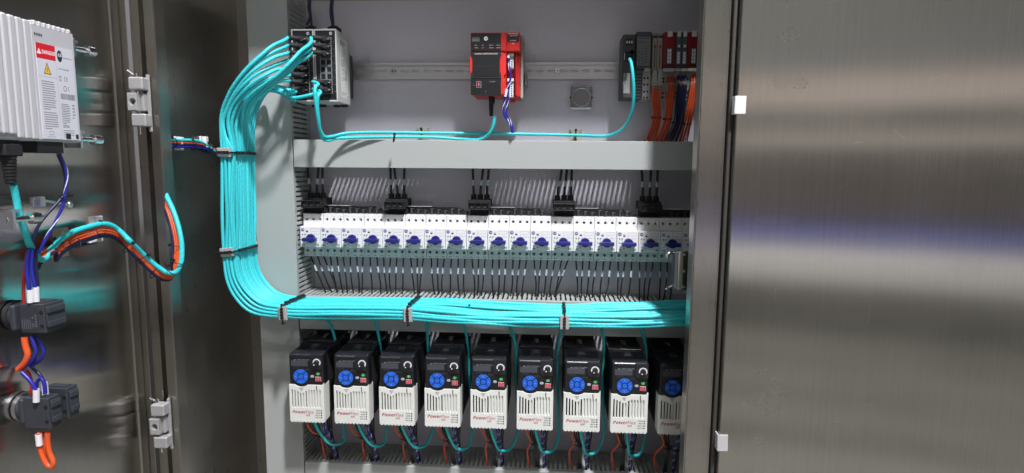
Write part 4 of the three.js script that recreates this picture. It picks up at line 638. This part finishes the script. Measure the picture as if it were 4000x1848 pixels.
runComb(V(-0.0915, 0.128, 0.204), [0, 0, -0.02], 'grey cable comb on the upright run below the arch', 'at the upper comb of the upright run');
runComb(V(-0.0962, -0.066, 0.2035), [0, 0, 0.1], 'grey cable comb on the upright run just above the bend', 'at the comb just above the bend');
runComb(V(0.012, -0.186, 0.2045), [0, -0.1, 1.62], 'grey cable comb on the lying run right after the bend', 'at the comb right after the bend');
runComb(V(0.262, -0.1835, 0.2045), [0, -0.05, 1.6], 'grey cable comb on the lying run above the third drive', 'at the comb above the third drive');
runComb(V(0.566, -0.1912, 0.2045), [0, 0, 1.57], 'grey cable comb on the lying run above the sixth drive', 'at the comb above the sixth drive');
{ const t = thing('cable_tie', 'small black tie end on top of the run between two combs', 'cable tie'); part('tie_head', box(-0.0022, 0.0022, 0, 0.003, -0.002, 0.002, 0.0006), M.black, t); part('tie_tail', box(-0.0008, 0.0008, 0.003, 0.0042, -0.0008, 0.0008), M.black, t); t.position.set(0.376, -0.1748, 0.16); settle(t); }
// ---------------------------------------------------------------- cables from the right switch to the controller and the adapter
{
  const q6 = PLUGS.find(p => p.r === 6 && p.sw > 0.04), q7 = PLUGS.find(p => p.r === 7 && p.sw > 0.04), l7 = PLUGS.find(p => p.r === 7 && p.sw < 0.04);
  settle(tag(part('network_cable', tube([q6.tip.clone(), ...[V(.0847,.2602,.172),V(.0819,.2533,.18),V(.082,.2416,.184),V(.0823,.2169,.18),V(.082,.1922,.172),V(.0819,.1711,.16),V(.0858,.1612,.15),V(.0966,.1628,.135),V(.1183,.1696,.118)], ...[V(.3229,.1731,.075),V(.463,.1734,.05),V(.5896,.1725,.03),V(.6556,.1712,.045),V(.6812,.183,.07),V(.6955,.213,.095),V(.6966,.2501,.112),V(.6932,.2836,.118),V(.6899,.307,.114),V(.6874,.3173,.107)]], 0.0033, 240, 9), M.teal, scene), 'turquoise cable from the right network switch to the input modules', 'cable'));
  settle(tag(part('network_cable', tube([q7.tip.clone(), ...[V(.0885,.2455,.172),V(.0858,.2373,.178),V(.0831,.2198,.176),V(.0819,.1975,.17),V(.0793,.1726,.156),V(.0809,.1574,.148),V(.088,.1537,.142),V(.0994,.1584,.128)], ...[V(.2829,.1643,.085),V(.3472,.1611,.07),V(.3897,.1611,.075),V(.4117,.1768,.088),V(.4186,.1966,.0925),V(.4194,.207,.0925)]], 0.0033, 220, 9), M.teal, scene), 'turquoise cable from the right network switch to the red controller', 'cable'));
  settle(tag(part('network_cable', tube([l7.tip.clone().add(V(0.004, -0.002, -0.004)), ...[V(.0413,.2448,.178),V(.0338,.2426,.182),V(.0313,.2378,.184),V(.0356,.2335,.184),V(.0541,.2346,.184),V(.0717,.2388,.182),V(.0833,.2423,.178),V(.0857,.2417,.172)]], 0.0033, 70, 9), M.teal, scene), 'turquoise patch cable curling from the left to the right network switch', 'cable'));
  const tie = (p, lab, s) => { const t = thing('cable_tie', lab, 'cable tie'); part('band', new THREE.TorusGeometry(1, 0.16, 6, 20).scale(s, s * 1.5, 0.0075).rotateY(Math.PI / 2), M.black, t); part('tie_head', box(-0.0024, 0.0024, s * 1.5 - 0.001, s * 1.5 + 0.0035, -0.002, 0.0025, 0.0006), M.black, t); t.position.copy(p); t.rotation.z = -0.15; settle(t); };
  tie(V(.2227,.159,.14), 'black cable tie on two turquoise cables at the duct corner', 0.0048);
  for (const [p, lab] of [[V(.2524,.1753,.012), 'beige adhesive tie mount left below the rail'], [V(.5887,.1734,.012), 'beige adhesive tie mount right below the zinc plate']]) {
    const t = thing('tie_mount', lab, 'cable tie mount'); part('base', extrude(poly([[-0.014, -0.0135], [0.014, -0.0135], [0.006, 0], [0.014, 0.0135], [-0.014, 0.0135], [-0.006, 0]]), 0.004, 0.0008), M.mount, t); part('bridge', box(-0.013, 0.013, -0.013, 0.013, -0.001, 0.0008), M.mount, t); t.position.set(p.x, p.y, 0.0015); settle(t);
    const k = thing('cable_tie', `black cable tie on the ${lab}`, 'cable tie'); part('band', [box(-0.0014, 0.0014, -0.011, 0.011, 0.012, 0.0235, 0.0008)], M.black, k); part('tie_head', [box(-0.0026, 0.0026, 0.008, 0.0125, 0.0225, 0.026, 0.0006), box(-0.0026, 0.0026, -0.0125, -0.009, 0.0225, 0.025, 0.0006)], M.black, k); k.position.set(p.x, p.y, 0.0); settle(k);
  }
}
// ---------------------------------------------------------------- latch bracket on the frame
{
  const t = thing('latch_bracket', 'zinc plated latch bracket with two hooks on the right frame', 'bracket'), f = std([0.62, 0.63, 0.55], 0.26, { metalness: 1, roughnessMap: steelRough });
  const yb = -0.115, yt = -0.044;
  part('plate', box(0.7665, 0.784, yb, yt, 0.246, 0.249, 0.001), f, t); part('mounting_flange', box(0.7815, 0.784, yb, yt, 0.2, 0.246, 0.0008), f, t);
  part('channel', box(0.7605, 0.7665, yb + 0.002, yt - 0.002, 0.226, 0.2495, 0.001), M.darkGrey, t);
  part('hook', tube([V(0.766, yt - 0.004, 0.236), V(0.757, yt - 0.0035, 0.24), V(0.75, yt - 0.005, 0.243), V(0.7475, yt - 0.013, 0.244)], 0.003, 20, 10), M.chrome, t);
  part('hook', tube([V(0.766, yb + 0.008, 0.236), V(0.757, yb + 0.004, 0.24), V(0.75, yb + 0.002, 0.243), V(0.7465, yb + 0.004, 0.244)], 0.0034, 20, 10), M.chrome, t);
  for (const y of [-0.05, -0.08, -0.108]) part('rivet', new THREE.TorusGeometry(0.0018, 0.0005, 6, 14).translate(0.7775, y, 0.2492), M.chrome, t);
  settle(t);
}
// ---------------------------------------------------------------- operator panel on the open door
{
  const t = thing('operator_panel', 'aluminium back of an operator panel mounted on the open door', 'operator panel'), F = 0.075, x0 = -0.44, x1 = -0.266, y0 = 0.133, y1 = 0.2725;
  part('housing', [box(x0, x1, y0, y1, 0.002, F - 0.0015, 0.003)], M.alu, t);
  part('label_plate', box(-0.349, -0.2675, y0 + 0.002, y1 - 0.001, F - 0.002, F, 0.0008), M.alu, t);
  for (let k = 0; k < 6; k++) part('cooling_rib', box(-0.43 + k * 0.0135, -0.4185 + k * 0.0135, k < 3 ? 0.1385 : 0.1345, y1 + 0.003 - k * 0.0003, F - 0.004, F + 0.0045 - k * 0.0007, 0.0035), M.alu, t);
  for (let k = 0; k < 8; k++) part('edge_fin', box(-0.344 + k * 0.0095, -0.3385 + k * 0.0095, y1 - 0.003, y1 + 0.0035, F - 0.03, F + 0.0005, 0.0018), M.alu, t);
  for (let k = 0; k < 9; k++) part('edge_fin', box(x1 - 0.001, x1 + 0.0012, y0 + 0.012 + k * 0.012, y0 + 0.02 + k * 0.012, F - 0.03, F - 0.002, 0.0006), M.alu, t);
  for (let k = 0; k < 4; k++) part('vent_slot', box(-0.3445 + k * 0.004, -0.342 + k * 0.004, 0.2585, 0.2615, F - 0.0005, F + 0.0003), M.darkGrey, t);
  const lab = part('warning_label', box(-0.3442, -0.2727, 0.1365, 0.2505, F, F + 0.0004), M.wireWhite, t);
  part('label_print', panelPlane(-0.3442, -0.2727, 0.1365, 0.2505, F + 0.0007), canvasMat(620, 990, (x, w, h) => {
    x.fillStyle = '#cbccd4'; x.fillRect(0, 0, w, h); x.fillStyle = '#c91f2e'; x.fillRect(0, 0, 312, 158); text(x, 'DANGER', 88, 84, 56, '#f4e6e8', { style: 'bold' }); x.fillStyle = '#f4e6e8'; x.beginPath(); x.moveTo(46, 52); x.lineTo(82, 112); x.lineTo(10, 112); x.closePath(); x.fill(); text(x, '!', 46, 92, 40, '#c91f2e', { align: 'center', style: 'bold' });
    x.fillStyle = '#2c2d30'; x.beginPath(); x.moveTo(160, 186); x.lineTo(222, 312); x.lineTo(98, 312); x.closePath(); x.fill(); x.fillStyle = '#e0b322'; x.beginPath(); x.moveTo(160, 204); x.lineTo(210, 304); x.lineTo(110, 304); x.closePath(); x.fill(); text(x, '!', 160, 268, 60, '#6d5615', { align: 'center', style: 'bold' });
    x.fillStyle = '#a4a6ac'; x.fillRect(0, 338, 312, 5); x.fillRect(312, 0, 4, h); lines(x, 46, 384, 232, 13, 24, 11, '#5f6168'); lines(x, 46, 708, 232, 8, 24, 11, '#5f6168'); x.strokeStyle = '#777'; x.lineWidth = 5; x.strokeRect(110, 912, 70, 34); text(x, 'Lnk A2 Lnk A1', 145, 966, 24, '#6d6f75', { align: 'center' });
    x.fillStyle = '#26282d'; x.beginPath(); x.ellipse(386, 96, 44, 62, 0, 0, 7); x.fill(); text(x, 'AB', 386, 84, 50, '#e4e5ea', { align: 'center', font: 'serif', style: 'bold' }); text(x, 'PANELVIEW PLUS 7', 440, 106, 19, '#4d4f55', { style: 'bold' }); text(x, '2711P-T6C22D9P', 348, 232, 24, '#4d4f55', { style: 'bold' });
    text(x, 'UK', 366, 316, 34, '#3a3c41', { align: 'center', style: 'bold' }); text(x, 'CA', 366, 350, 34, '#3a3c41', { align: 'center', style: 'bold' }); text(x, 'CE', 466, 334, 62, '#3a3c41', { align: 'center' }); text(x, '\u26a0', 372, 436, 46, '#3a3c41', { align: 'center' }); x.lineWidth = 7; x.strokeStyle = '#3a3c41'; x.beginPath(); x.arc(440, 436, 26, 0, 7); x.stroke(); text(x, 'C', 504, 436, 58, '#3a3c41', { align: 'center' });
    for (let p = 352; p < 600;) { const b = rr(2, 7); x.fillStyle = '#45474d'; x.fillRect(p, 492, b, 62); p += b + rr(2, 6); } lines(x, 348, 602, 150, 12, 19, 9, '#5a5c63'); lines(x, 540, 602, 50, 5, 34, 16, '#5a5c63'); text(x, 'ODVA', 350, 846, 42, '#4d4f55', { style: 'bold' }); lines(x, 352, 886, 220, 4, 24, 9, '#5a5c63'); x.fillStyle = '#1a1b1e'; x.fillRect(388, 922, 88, 62); x.fillRect(566, 926, 50, 52);
  }), lab);
  part('port_block', [box(-0.41, -0.378, y0 - 0.01, y0 + 0.004, 0.05, F - 0.006, 0.002)], M.blackMatt, t); 
  part('power_socket', [box(-0.35, -0.3, y0 - 0.014, y0 + 0.0015, 0.04, F - 0.004, 0.0012)], M.black, t);
  t.scale.set(0.83, 1.104, 1); onDoor(t, 0.0343, -0.0123);
  for (const [x, y, lab] of [[-0.1845, 0.2715, 'upper zinc clamp with set screw beside the operator panel'], [-0.1845, 0.1415, 'lower zinc clamp with set screw beside the operator panel'], [-0.302, 0.0335, 'zinc clamp with set screw at the left picture edge'] ]) {
    const k = thing('mounting_clamp', lab, 'clamp'); part('bracket', [box(x, x + 0.02, y - 0.014, y + 0.012, F - 0.03, F - 0.024, 0.001), box(x, x + 0.004, y - 0.014, y + 0.012, F - 0.03, F - 0.003, 0.001), box(x, x + 0.02, y + 0.008, y + 0.012, F - 0.03, F - 0.012, 0.001)], M.zinc, k);
    part('set_screw', cyl(V(x, y - 0.001, F - 0.014), V(x + 0.034, y - 0.001, F - 0.008), 0.004, 0.004, 12), M.chrome, k); part('screw_head', [cyl(V(x + 0.03, y - 0.001, F - 0.009), V(x + 0.041, y - 0.001, F - 0.007), 0.0085, 0.008, 6), new THREE.SphereGeometry(0.006, 10, 8).translate(x + 0.0405, y - 0.001, F - 0.007)], M.chrome, k); onDoor(k);
  }
  { const k = thing('mounting_clamp', 'long threaded set screw with round head behind the blue wires', 'clamp'); const a = V(-.2103,.0519,.03), b = V(-.1682,.0434,.03); part('set_screw', cyl(a, b, 0.0022, 0.0022, 10), M.zinc, k); part('screw_head', [new THREE.SphereGeometry(0.0055, 12, 8).translate(b.x + 0.001, b.y, b.z)], M.chrome, k); part('bracket', box(a.x - 0.02, a.x, a.y - 0.008, a.y + 0.006, a.z - 0.003, a.z + 0.003, 0.001), M.zinc, k); onDoor(k); }
  const bp = thing('cable_plug', 'black ribbed cable boot hanging beneath the operator panel', 'plug'); const ba = V(-.2923,.1181,.062), bb = V(-.2893,.079,.06), rb = []; for (let k = 0; k < 9; k++) { const u = k / 9, v = (k + 0.6) / 9, w = (k + 1) / 9; rb.push(cyl(ba.clone().lerp(bb, u), ba.clone().lerp(bb, v), 0.0098 - 0.004 * u), cyl(ba.clone().lerp(bb, v), ba.clone().lerp(bb, w), 0.0085 - 0.004 * u)); } part('strain_relief', rb, M.blackMatt, bp); part('plug_body', box(ba.x - 0.013, ba.x + 0.013, ba.y - 0.004, ba.y + 0.012, 0.05, 0.072, 0.002), M.blackMatt, bp); onDoor(bp);
}
const twine = (pts, r, w, pitch) => { const c = new THREE.CatmullRomCurve3(pts, false, 'centripetal'), n = 80, fr = c.computeFrenetFrames(n), st = []; for (let i = 0; i <= n; i++) { const a = i * pitch; st.push(c.getPointAt(i / n).addScaledVector(fr.normals[i], Math.cos(a) * r).addScaledVector(fr.binormals[i], Math.sin(a) * r)); } return tube(st, w, 160, 5); };
const doorTube = (name, pts, r, mat, label, cat = 'wire', seg = 0) => { const g = thing(name, label, cat); part('jacket', tube(pts, r, seg, 9), mat, g); if (/blue and white/.test(label)) part('stripe', twine(pts, r * 0.75, r * 0.42, 0.2), M.wireWhite, g); onDoor(g); return g; };
// power wires of the operator panel: dark pair turning blue below
doorTube('power_wire', [V(-.209,.1182,.056),V(-.202,.1012,.056),V(-.198,.0891,.055),V(-.1984,.0735,.054),V(-.2,.0605,.052),V(-.211,.0481,.05),V(-.2263,.0321,.046),V(-.2372,.0161,.042),V(-.2402,.0011,.038),V(-.2417,-.014,.034),V(-.2426,-.031,.03)], 0.0021, M.navy, 'dark wire leaving the operator panel socket, left one of two');
doorTube('power_wire', [V(-.2083,.1183,.058),V(-.2012,.1013,.058),V(-.1977,.0874,.057),V(-.1981,.0735,.056),V(-.2002,.0597,.054),V(-.2033,.0442,.052),V(-.211,.0256,.048),V(-.2218,.0041,.043),V(-.2278,-.0107,.038),V(-.2312,-.0241,.034),V(-.2316,-.0362,.03)], 0.0022, M.blue, 'blue and white wire leaving the operator panel socket, right one of two');
{ const t = thing('cable_tie', 'black cable tie around the two operator panel wires', 'cable tie'), p = V(-.201,.0591,.054); part('band', new THREE.TorusGeometry(0.006, 0.0012, 6, 18).rotateX(Math.PI / 2).translate(p.x, p.y, p.z), M.black, t); part('tie_head', box(p.x + 0.004, p.x + 0.011, p.y - 0.002, p.y + 0.002, p.z, p.z + 0.005, 0.0006), M.black, t); onDoor(t); }
// harness: leaves the buttons, crosses the hinge gap in a loop and enters the cabinet
{
  const H = [[0, 0, 0.0042, M.teal, 'thick turquoise cable of the harness looping across the door hinge'], [6, 15, 0.002, M.orange, 'orange harness wire nearest the turquoise cable'], [10, 26, 0.002, M.orange, 'orange harness wire in the middle of three'], [13, 37, 0.002, M.orange, 'orange harness wire farthest from the turquoise cable'], [16, 46, 0.002, M.navy, 'upper dark blue wire of the door harness'], [20, 54, 0.002, M.navy, 'lower dark blue wire of the door harness'], [18, 50, 0.0011, M.wireWhite, 'thin white wire of the door harness']];
  const door = [V(-.193,-.0174,.4999),V(-.1947,-.0079,.484),V(-.1962,.0005,.4589),V(-.1956,.0052,.4305),V(-.195,.0075,.398),V(-.1945,.0023,.3776),V(-.1923,-.0073,.3648)], head = [V(-.1627,.0773,.5871),V(-.1647,.0638,.5833),V(-.1675,.0412,.5777),V(-.1723,.0193,.5676),V(-.1781,-.0072,.5538),V(-.1818,-.0233,.5417),V(-.1836,-.0306,.5316),V(-.1874,-.0295,.5195),V(-.1912,-.023,.5104)];
  const start = [V(-.1919,-.0376,.5442),V(-.1918,-.0291,.5388),V(-.1934,-.0212,.5226),V(-.1932,-.0188,.5093)];
  const pts0 = [...door, ...[V(-.1559,-.0174,.395),V(-.1545,-.0458,.365),V(-.1444,-.0708,.345),V(-.1302,-.0846,.335),V(-.1185,-.0828,.332),V(-.1119,-.0688,.328),V(-.112,-.044,.322),V(-.1174,-.017,.316),V(-.1318,.0162,.306),V(-.1578,.0537,.29),V(-.1924,.0762,.25)]];
  for (const [dx, dy, r, m, lab] of H) {
    const pts = pts0.map((p, k) => { const n = k < 10 ? V(-0.1, -1, -0.1) : k < 12 ? V(-0.6, -0.6, -0.2) : V(-1, 0.25 - (k > 15 ? 0 : 0.2), -0.2); return p.clone().addScaledVector(n.normalize(), (k > 11 ? -1 : 1) * dy * 0.0004 * (k > 11 ? -1 : 1)).add(V(0, 0, -dx * 0.00012)); });
    settle(tag(part('harness_wire', tube(r > 0.003 ? [...head, ...pts] : [...start.map(p => p.clone().add(V(dy * 0.00012, -dy * 0.0001, -dx * 0.0004))), ...pts], r, 180, 8), m, scene), lab, r > 0.003 ? 'cable' : 'wire'));
  }
  const ring = (p, s, lab, rz) => { const t = thing('cable_tie', lab, 'cable tie'); part('band', new THREE.TorusGeometry(1, 0.1, 6, 20).scale(s, s, 0.008).rotateY(Math.PI / 2), M.black, t); part('tie_head', box(-0.0025, 0.0025, s, s + 0.005, -0.002, 0.002, 0.0006), M.black, t); t.position.copy(p); t.rotation.z = rz; settle(t); };
  const ties = [...[V(-.1909,-.012,.4933),V(-.1951,.0028,.4036),V(-.1942,-.0109,.4596)], ...[V(-.1567,-.0284,.395),V(-.1543,-.0523,.363),V(-.1504,-.0794,.345),V(-.1253,-.0753,.335),V(-.1156,-.0617,.33),V(-.1247,-.0338,.32)]];
  ['where the door harness begins beside the buttons', 'at the top of the door harness bow', 'between the start and the bow of the door harness', 'on the sloping harness, upper one', 'on the sloping harness, middle one', 'on the sloping harness, lower one', 'at the bottom of the harness loop', 'low on the rising side of the harness loop', 'high on the rising side of the harness loop'].forEach((s, k) => ring(ties[k].add(V(0, -0.004, -0.002)), 0.0098, `black cable tie ${s}`, [0.6, 0, 0.4, -0.8, -0.75, -0.6, 0.7, 1.2, 1.5][k]));
  const mounts = [V(-.0844,.0092,.006),V(-.0868,-.0153,.006),V(-.1578,-.0292,.006),V(-.1552,-.0028,.006)];
  ['upper half of the white tie mount at the harness bow', 'white tie mount below the harness bow', 'beige tie mount under the harness start', 'beige tie mount behind the harness start'].forEach((s, k) => { const t = thing('tie_mount', s, 'cable tie mount'), p = mounts[k]; part('base', extrude(poly(rect(p.x - 0.013, p.x + 0.013, p.y - 0.009, p.y + 0.009)), 0.003, 0.001), k < 2 ? M.wireWhite : M.mount, t); part('bridge', box(p.x - 0.004, p.x + 0.004, p.y - 0.007, p.y + 0.007, 0.003, 0.009, 0.001), k < 2 ? M.wireWhite : M.mount, t); onDoor(t); });
  // upper harness along the side sheet
  const S = [V(-.176,.1492,.2682),V(-.176,.1502,.212),V(-.176,.1497,.1471),V(-.174,.1396,.0865),V(-.15,.1237,.0433)];
  [[0, 0.0034, M.teal, 'turquoise cable crossing the side sheet to the upright run'], [0.005, 0.0018, M.orange, 'orange wire crossing the side sheet'], [0.009, 0.0022, M.navy, 'dark blue wire crossing the side sheet, upper one'], [0.0125, 0.0022, M.blue, 'blue wire crossing the side sheet, lower one']].forEach(([d, r, m, lab], k) => settle(tag(part('harness_wire', tube(S.map((p, q) => p.clone().add(V(0.003 + d * 0.1, -d + (k === 0 && q > 2 ? -0.012 : q > 3 && k ? 0.006 : 0), 0))), r, 60, 8), m, scene), lab, k ? 'wire' : 'cable')));
  [V(-.176,.145,.21),V(-.176,.1497,.1262)].forEach((p, k) => { const t = thing('tie_mount', `white tie mount on the side sheet, ${['nearer the hinge', 'nearer the upright run'][k]}`, 'cable tie mount'); part('base', box(XW + 0.0006, XW + 0.004, p.y - 0.014, p.y + 0.012, p.z - 0.014, p.z + 0.014, 0.001), M.wireWhite, t); part('bridge', box(XW + 0.004, XW + 0.009, p.y - 0.012, p.y + 0.01, p.z - 0.004, p.z + 0.004, 0.001), M.wireWhite, t); settle(t); });
  [V(-.174,.1497,.2415),V(-.174,.1477,.1774),V(-.174,.1434,.123)].forEach((p, k) => { const t = thing('cable_tie', `black cable tie on the side sheet harness, ${ORD[k]} from the hinge`, 'cable tie'); part('band', new THREE.TorusGeometry(0.009, 0.0012, 6, 18), M.black, t); part('tie_head', box(-0.002, 0.002, 0.008, 0.013, -0.002, 0.002, 0.0006), M.black, t); t.position.set(p.x + 0.004, p.y - 0.005, p.z); settle(t); });
}
// ---------------------------------------------------------------- push button blocks on the door
{
  const contact = (x, y, o, w, h, d, name, t, print) => {
    const b = part(name, [box(x, x + w, y, y + h, o, o + d, 0.0012), box(x + 0.002, x + w - 0.002, y + h * 0.2, y + h * 0.9, o + d, o + d + 0.003, 0.0008), box(x + 0.004, x + w - 0.006, y + h, y + h + 0.0015, o + 0.008, o + d - 0.004)], M.contact, t);
    for (const q of [0.72, 0.25]) part('clamp_hole', [cyl(V(x - 0.0006, y + h * q, o + d - 0.004), V(x + 0.002, y + h * q, o + d - 0.004), 0.0028, 0.0028, 12)], M.dark, b);
    for (const q of [0.78, 0.3]) part('terminal_lip', box(x + 0.001, x + w - 0.004, y + h * q - 0.004, y + h * q + 0.004, o + d + 0.003, o + d + 0.0055, 0.001), M.contact, b);
    if (print) part('block_print', new THREE.PlaneGeometry(d * 0.72, h * 0.8).rotateY(-Math.PI / 2).translate(x - 0.0005, y + h * 0.48, o + d * 0.38), canvasMat(256, 256, (c, cw, ch) => { c.fillStyle = '#30343b'; c.fillRect(0, 0, cw, ch); c.save(); c.translate(128, 128); c.rotate(-Math.PI / 2); c.translate(-128, -128); for (const yy of [20, 48, 74, 104, 132]) lines(c, 20, yy, 210, 1, 10, 9, '#6d7178'); text(c, 'CE', 40, 180, 40, '#80848b'); text(c, '\u00ae \u26a0', 130, 180, 36, '#80848b'); text(c, '800F-X10', 40, 226, 34, '#80848b'); c.restore(); }), b);
    return b;
  };
  const collar = (x, y, t, bright) => { part('latch_collar', [cyl(V(x, y, 0.0), V(x, y, 0.016), 0.019, 0.019, 24), box(x - 0.02, x + 0.016, y - 0.018, y + 0.018, 0.012, 0.02, 0.003)], M.contact, t); part('lock_ring', cyl(V(x, y, 0.002), V(x, y, 0.008), 0.021, 0.021, 28), bright ? M.zinc : M.blackMatt, t); };
  const u = thing('push_button_block', 'upper black push button contact block with grey printing on the door', 'switch block');
  contact(-0.26, -0.1285, 0.026, 0.034, 0.041, 0.036, 'contact_block', u, true); collar(-0.243, -0.108, u, false); onDoor(u);
  const l = thing('push_button_block', 'lower pair of black contact blocks on a push button on the door', 'switch block');
  contact(-0.262, -0.267, 0.02, 0.02, 0.045, 0.038, 'contact_block', l, false); contact(-0.237, -0.262, 0.026, 0.02, 0.045, 0.038, 'contact_block', l, false); collar(-0.243, -0.243, l, true); onDoor(l);
}
doorTube('button_wire', [V(-.258,-.0106,.0466),V(-.258,-.0258,.0424),V(-.258,-.0436,.0401),V(-.258,-.0614,.0414),V(-.258,-.0891,.0406)], 0.0025, M.blue, 'blue wire entering the upper contact block, left one');
doorTube('button_wire', [V(-.254,-.0111,.0481),V(-.254,-.0264,.045),V(-.254,-.0442,.0438),V(-.254,-.0647,.0462),V(-.254,-.0873,.0467)], 0.0025, M.blue, 'blue wire entering the upper contact block, middle one');
doorTube('button_wire', [V(-.248,-.0119,.0482),V(-.248,-.0299,.0446),V(-.248,-.0479,.0443),V(-.248,-.0659,.0447),V(-.248,-.0888,.0431)], 0.0023, M.navy, 'dark wire entering the upper contact block, right one');
doorTube('button_wire', [V(-.243,-.0181,.0293),V(-.243,-.0389,.024),V(-.243,-.0597,.0198),V(-.243,-.0755,.0174),V(-.243,-.0917,.0172)], 0.0022, M.red, 'dark red wire behind the blue wires of the upper block');
{ const a = [V(-.259,-.0673,.0434),V(-.259,-.0855,.0421)], b = [V(-.255,-.0644,.049),V(-.255,-.085,.0479)]; for (const [p, s] of [[a, 'left'], [b, 'right']]) doorTube('wire_marker', p, 0.0038, M.wireWhite, `${s} white wire marker above the upper contact block`, 'marker'); }
doorTube('button_wire', [V(-.258,-.1355,.0273),V(-.258,-.1494,.0282),V(-.258,-.1602,.0305),V(-.258,-.1735,.0236),V(-.258,-.1825,.0136)], 0.004, M.orange, 'thick orange wire between the two contact blocks');
doorTube('button_wire', [V(-.255,-.135,.0346),V(-.255,-.1457,.0381),V(-.255,-.1565,.0404),V(-.255,-.172,.031),V(-.255,-.1789,.0213),V(-.255,-.1835,.0174)], 0.0024, M.blue, 'blue wire under the upper contact block, left one');
doorTube('button_wire', [V(-.249,-.1367,.0367),V(-.249,-.1474,.0436),V(-.249,-.1604,.0458),V(-.249,-.1739,.0354),V(-.249,-.181,.0233)], 0.0022, M.blue, 'blue wire under the upper contact block, right one');
doorTube('button_wire', [V(-.243,-.1388,.0262),V(-.243,-.1519,.0296),V(-.243,-.1697,.026),V(-.243,-.1832,.0197),V(-.243,-.1939,.0302),V(-.243,-.2048,.0361),V(-.243,-.2205,.0369)], 0.0022, M.navy, 'dark wire joining the upper and the lower blocks');
doorTube('button_wire', [V(-.261,-.1855,.0219),V(-.261,-.1961,.0322),V(-.261,-.2057,.038),V(-.261,-.2132,.0402),V(-.261,-.2264,.0394)], 0.0028, M.blue, 'blue wire entering the lower blocks, left one');
doorTube('button_wire', [V(-.257,-.215,.0363),V(-.257,-.1994,.04),V(-.257,-.1937,.0467),V(-.257,-.2034,.0503),V(-.257,-.2166,.0502)], 0.0026, M.blue, 'blue wire entering the lower blocks, right one');
doorTube('button_wire', [V(-.243,-.188,.01),V(-.243,-.1967,.0149),V(-.243,-.21,.0171),V(-.243,-.2258,.0144)], 0.0024, M.red, 'dark red wire behind the lower blocks');
{ for (const [p, s] of [[[V(-.263,-.2084,.0432),V(-.263,-.2266,.0417)], 'left'], [[V(-.253,-.2018,.0463),V(-.253,-.2195,.0467)], 'right'], [[V(-.262,-.2747,.0389),V(-.262,-.2915,.0392)], 'lowest']]) doorTube('wire_marker', p, 0.0042, M.wireWhite, `${s} white wire marker at the lower contact blocks`, 'marker'); }
doorTube('button_wire', [V(-.26,-.2734,.039),V(-.26,-.2937,.0376),V(-.26,-.3104,.0408),V(-.26,-.3225,.0477),V(-.26,-.3244,.0539),V(-.26,-.3153,.0557),V(-.26,-.3042,.0517),V(-.26,-.2908,.0502),V(-.26,-.2729,.0511)], 0.0034, M.orange, 'orange wire loop hanging under the lower contact blocks');
doorTube('button_wire', [V(-.253,-.2768,.0374),V(-.253,-.2949,.0369),V(-.253,-.3084,.0379),V(-.253,-.3127,.0433),V(-.253,-.2968,.0448),V(-.253,-.2787,.0448)], 0.003, M.orange, 'inner orange wire loop under the lower contact blocks');

renderer.render(scene, camera);
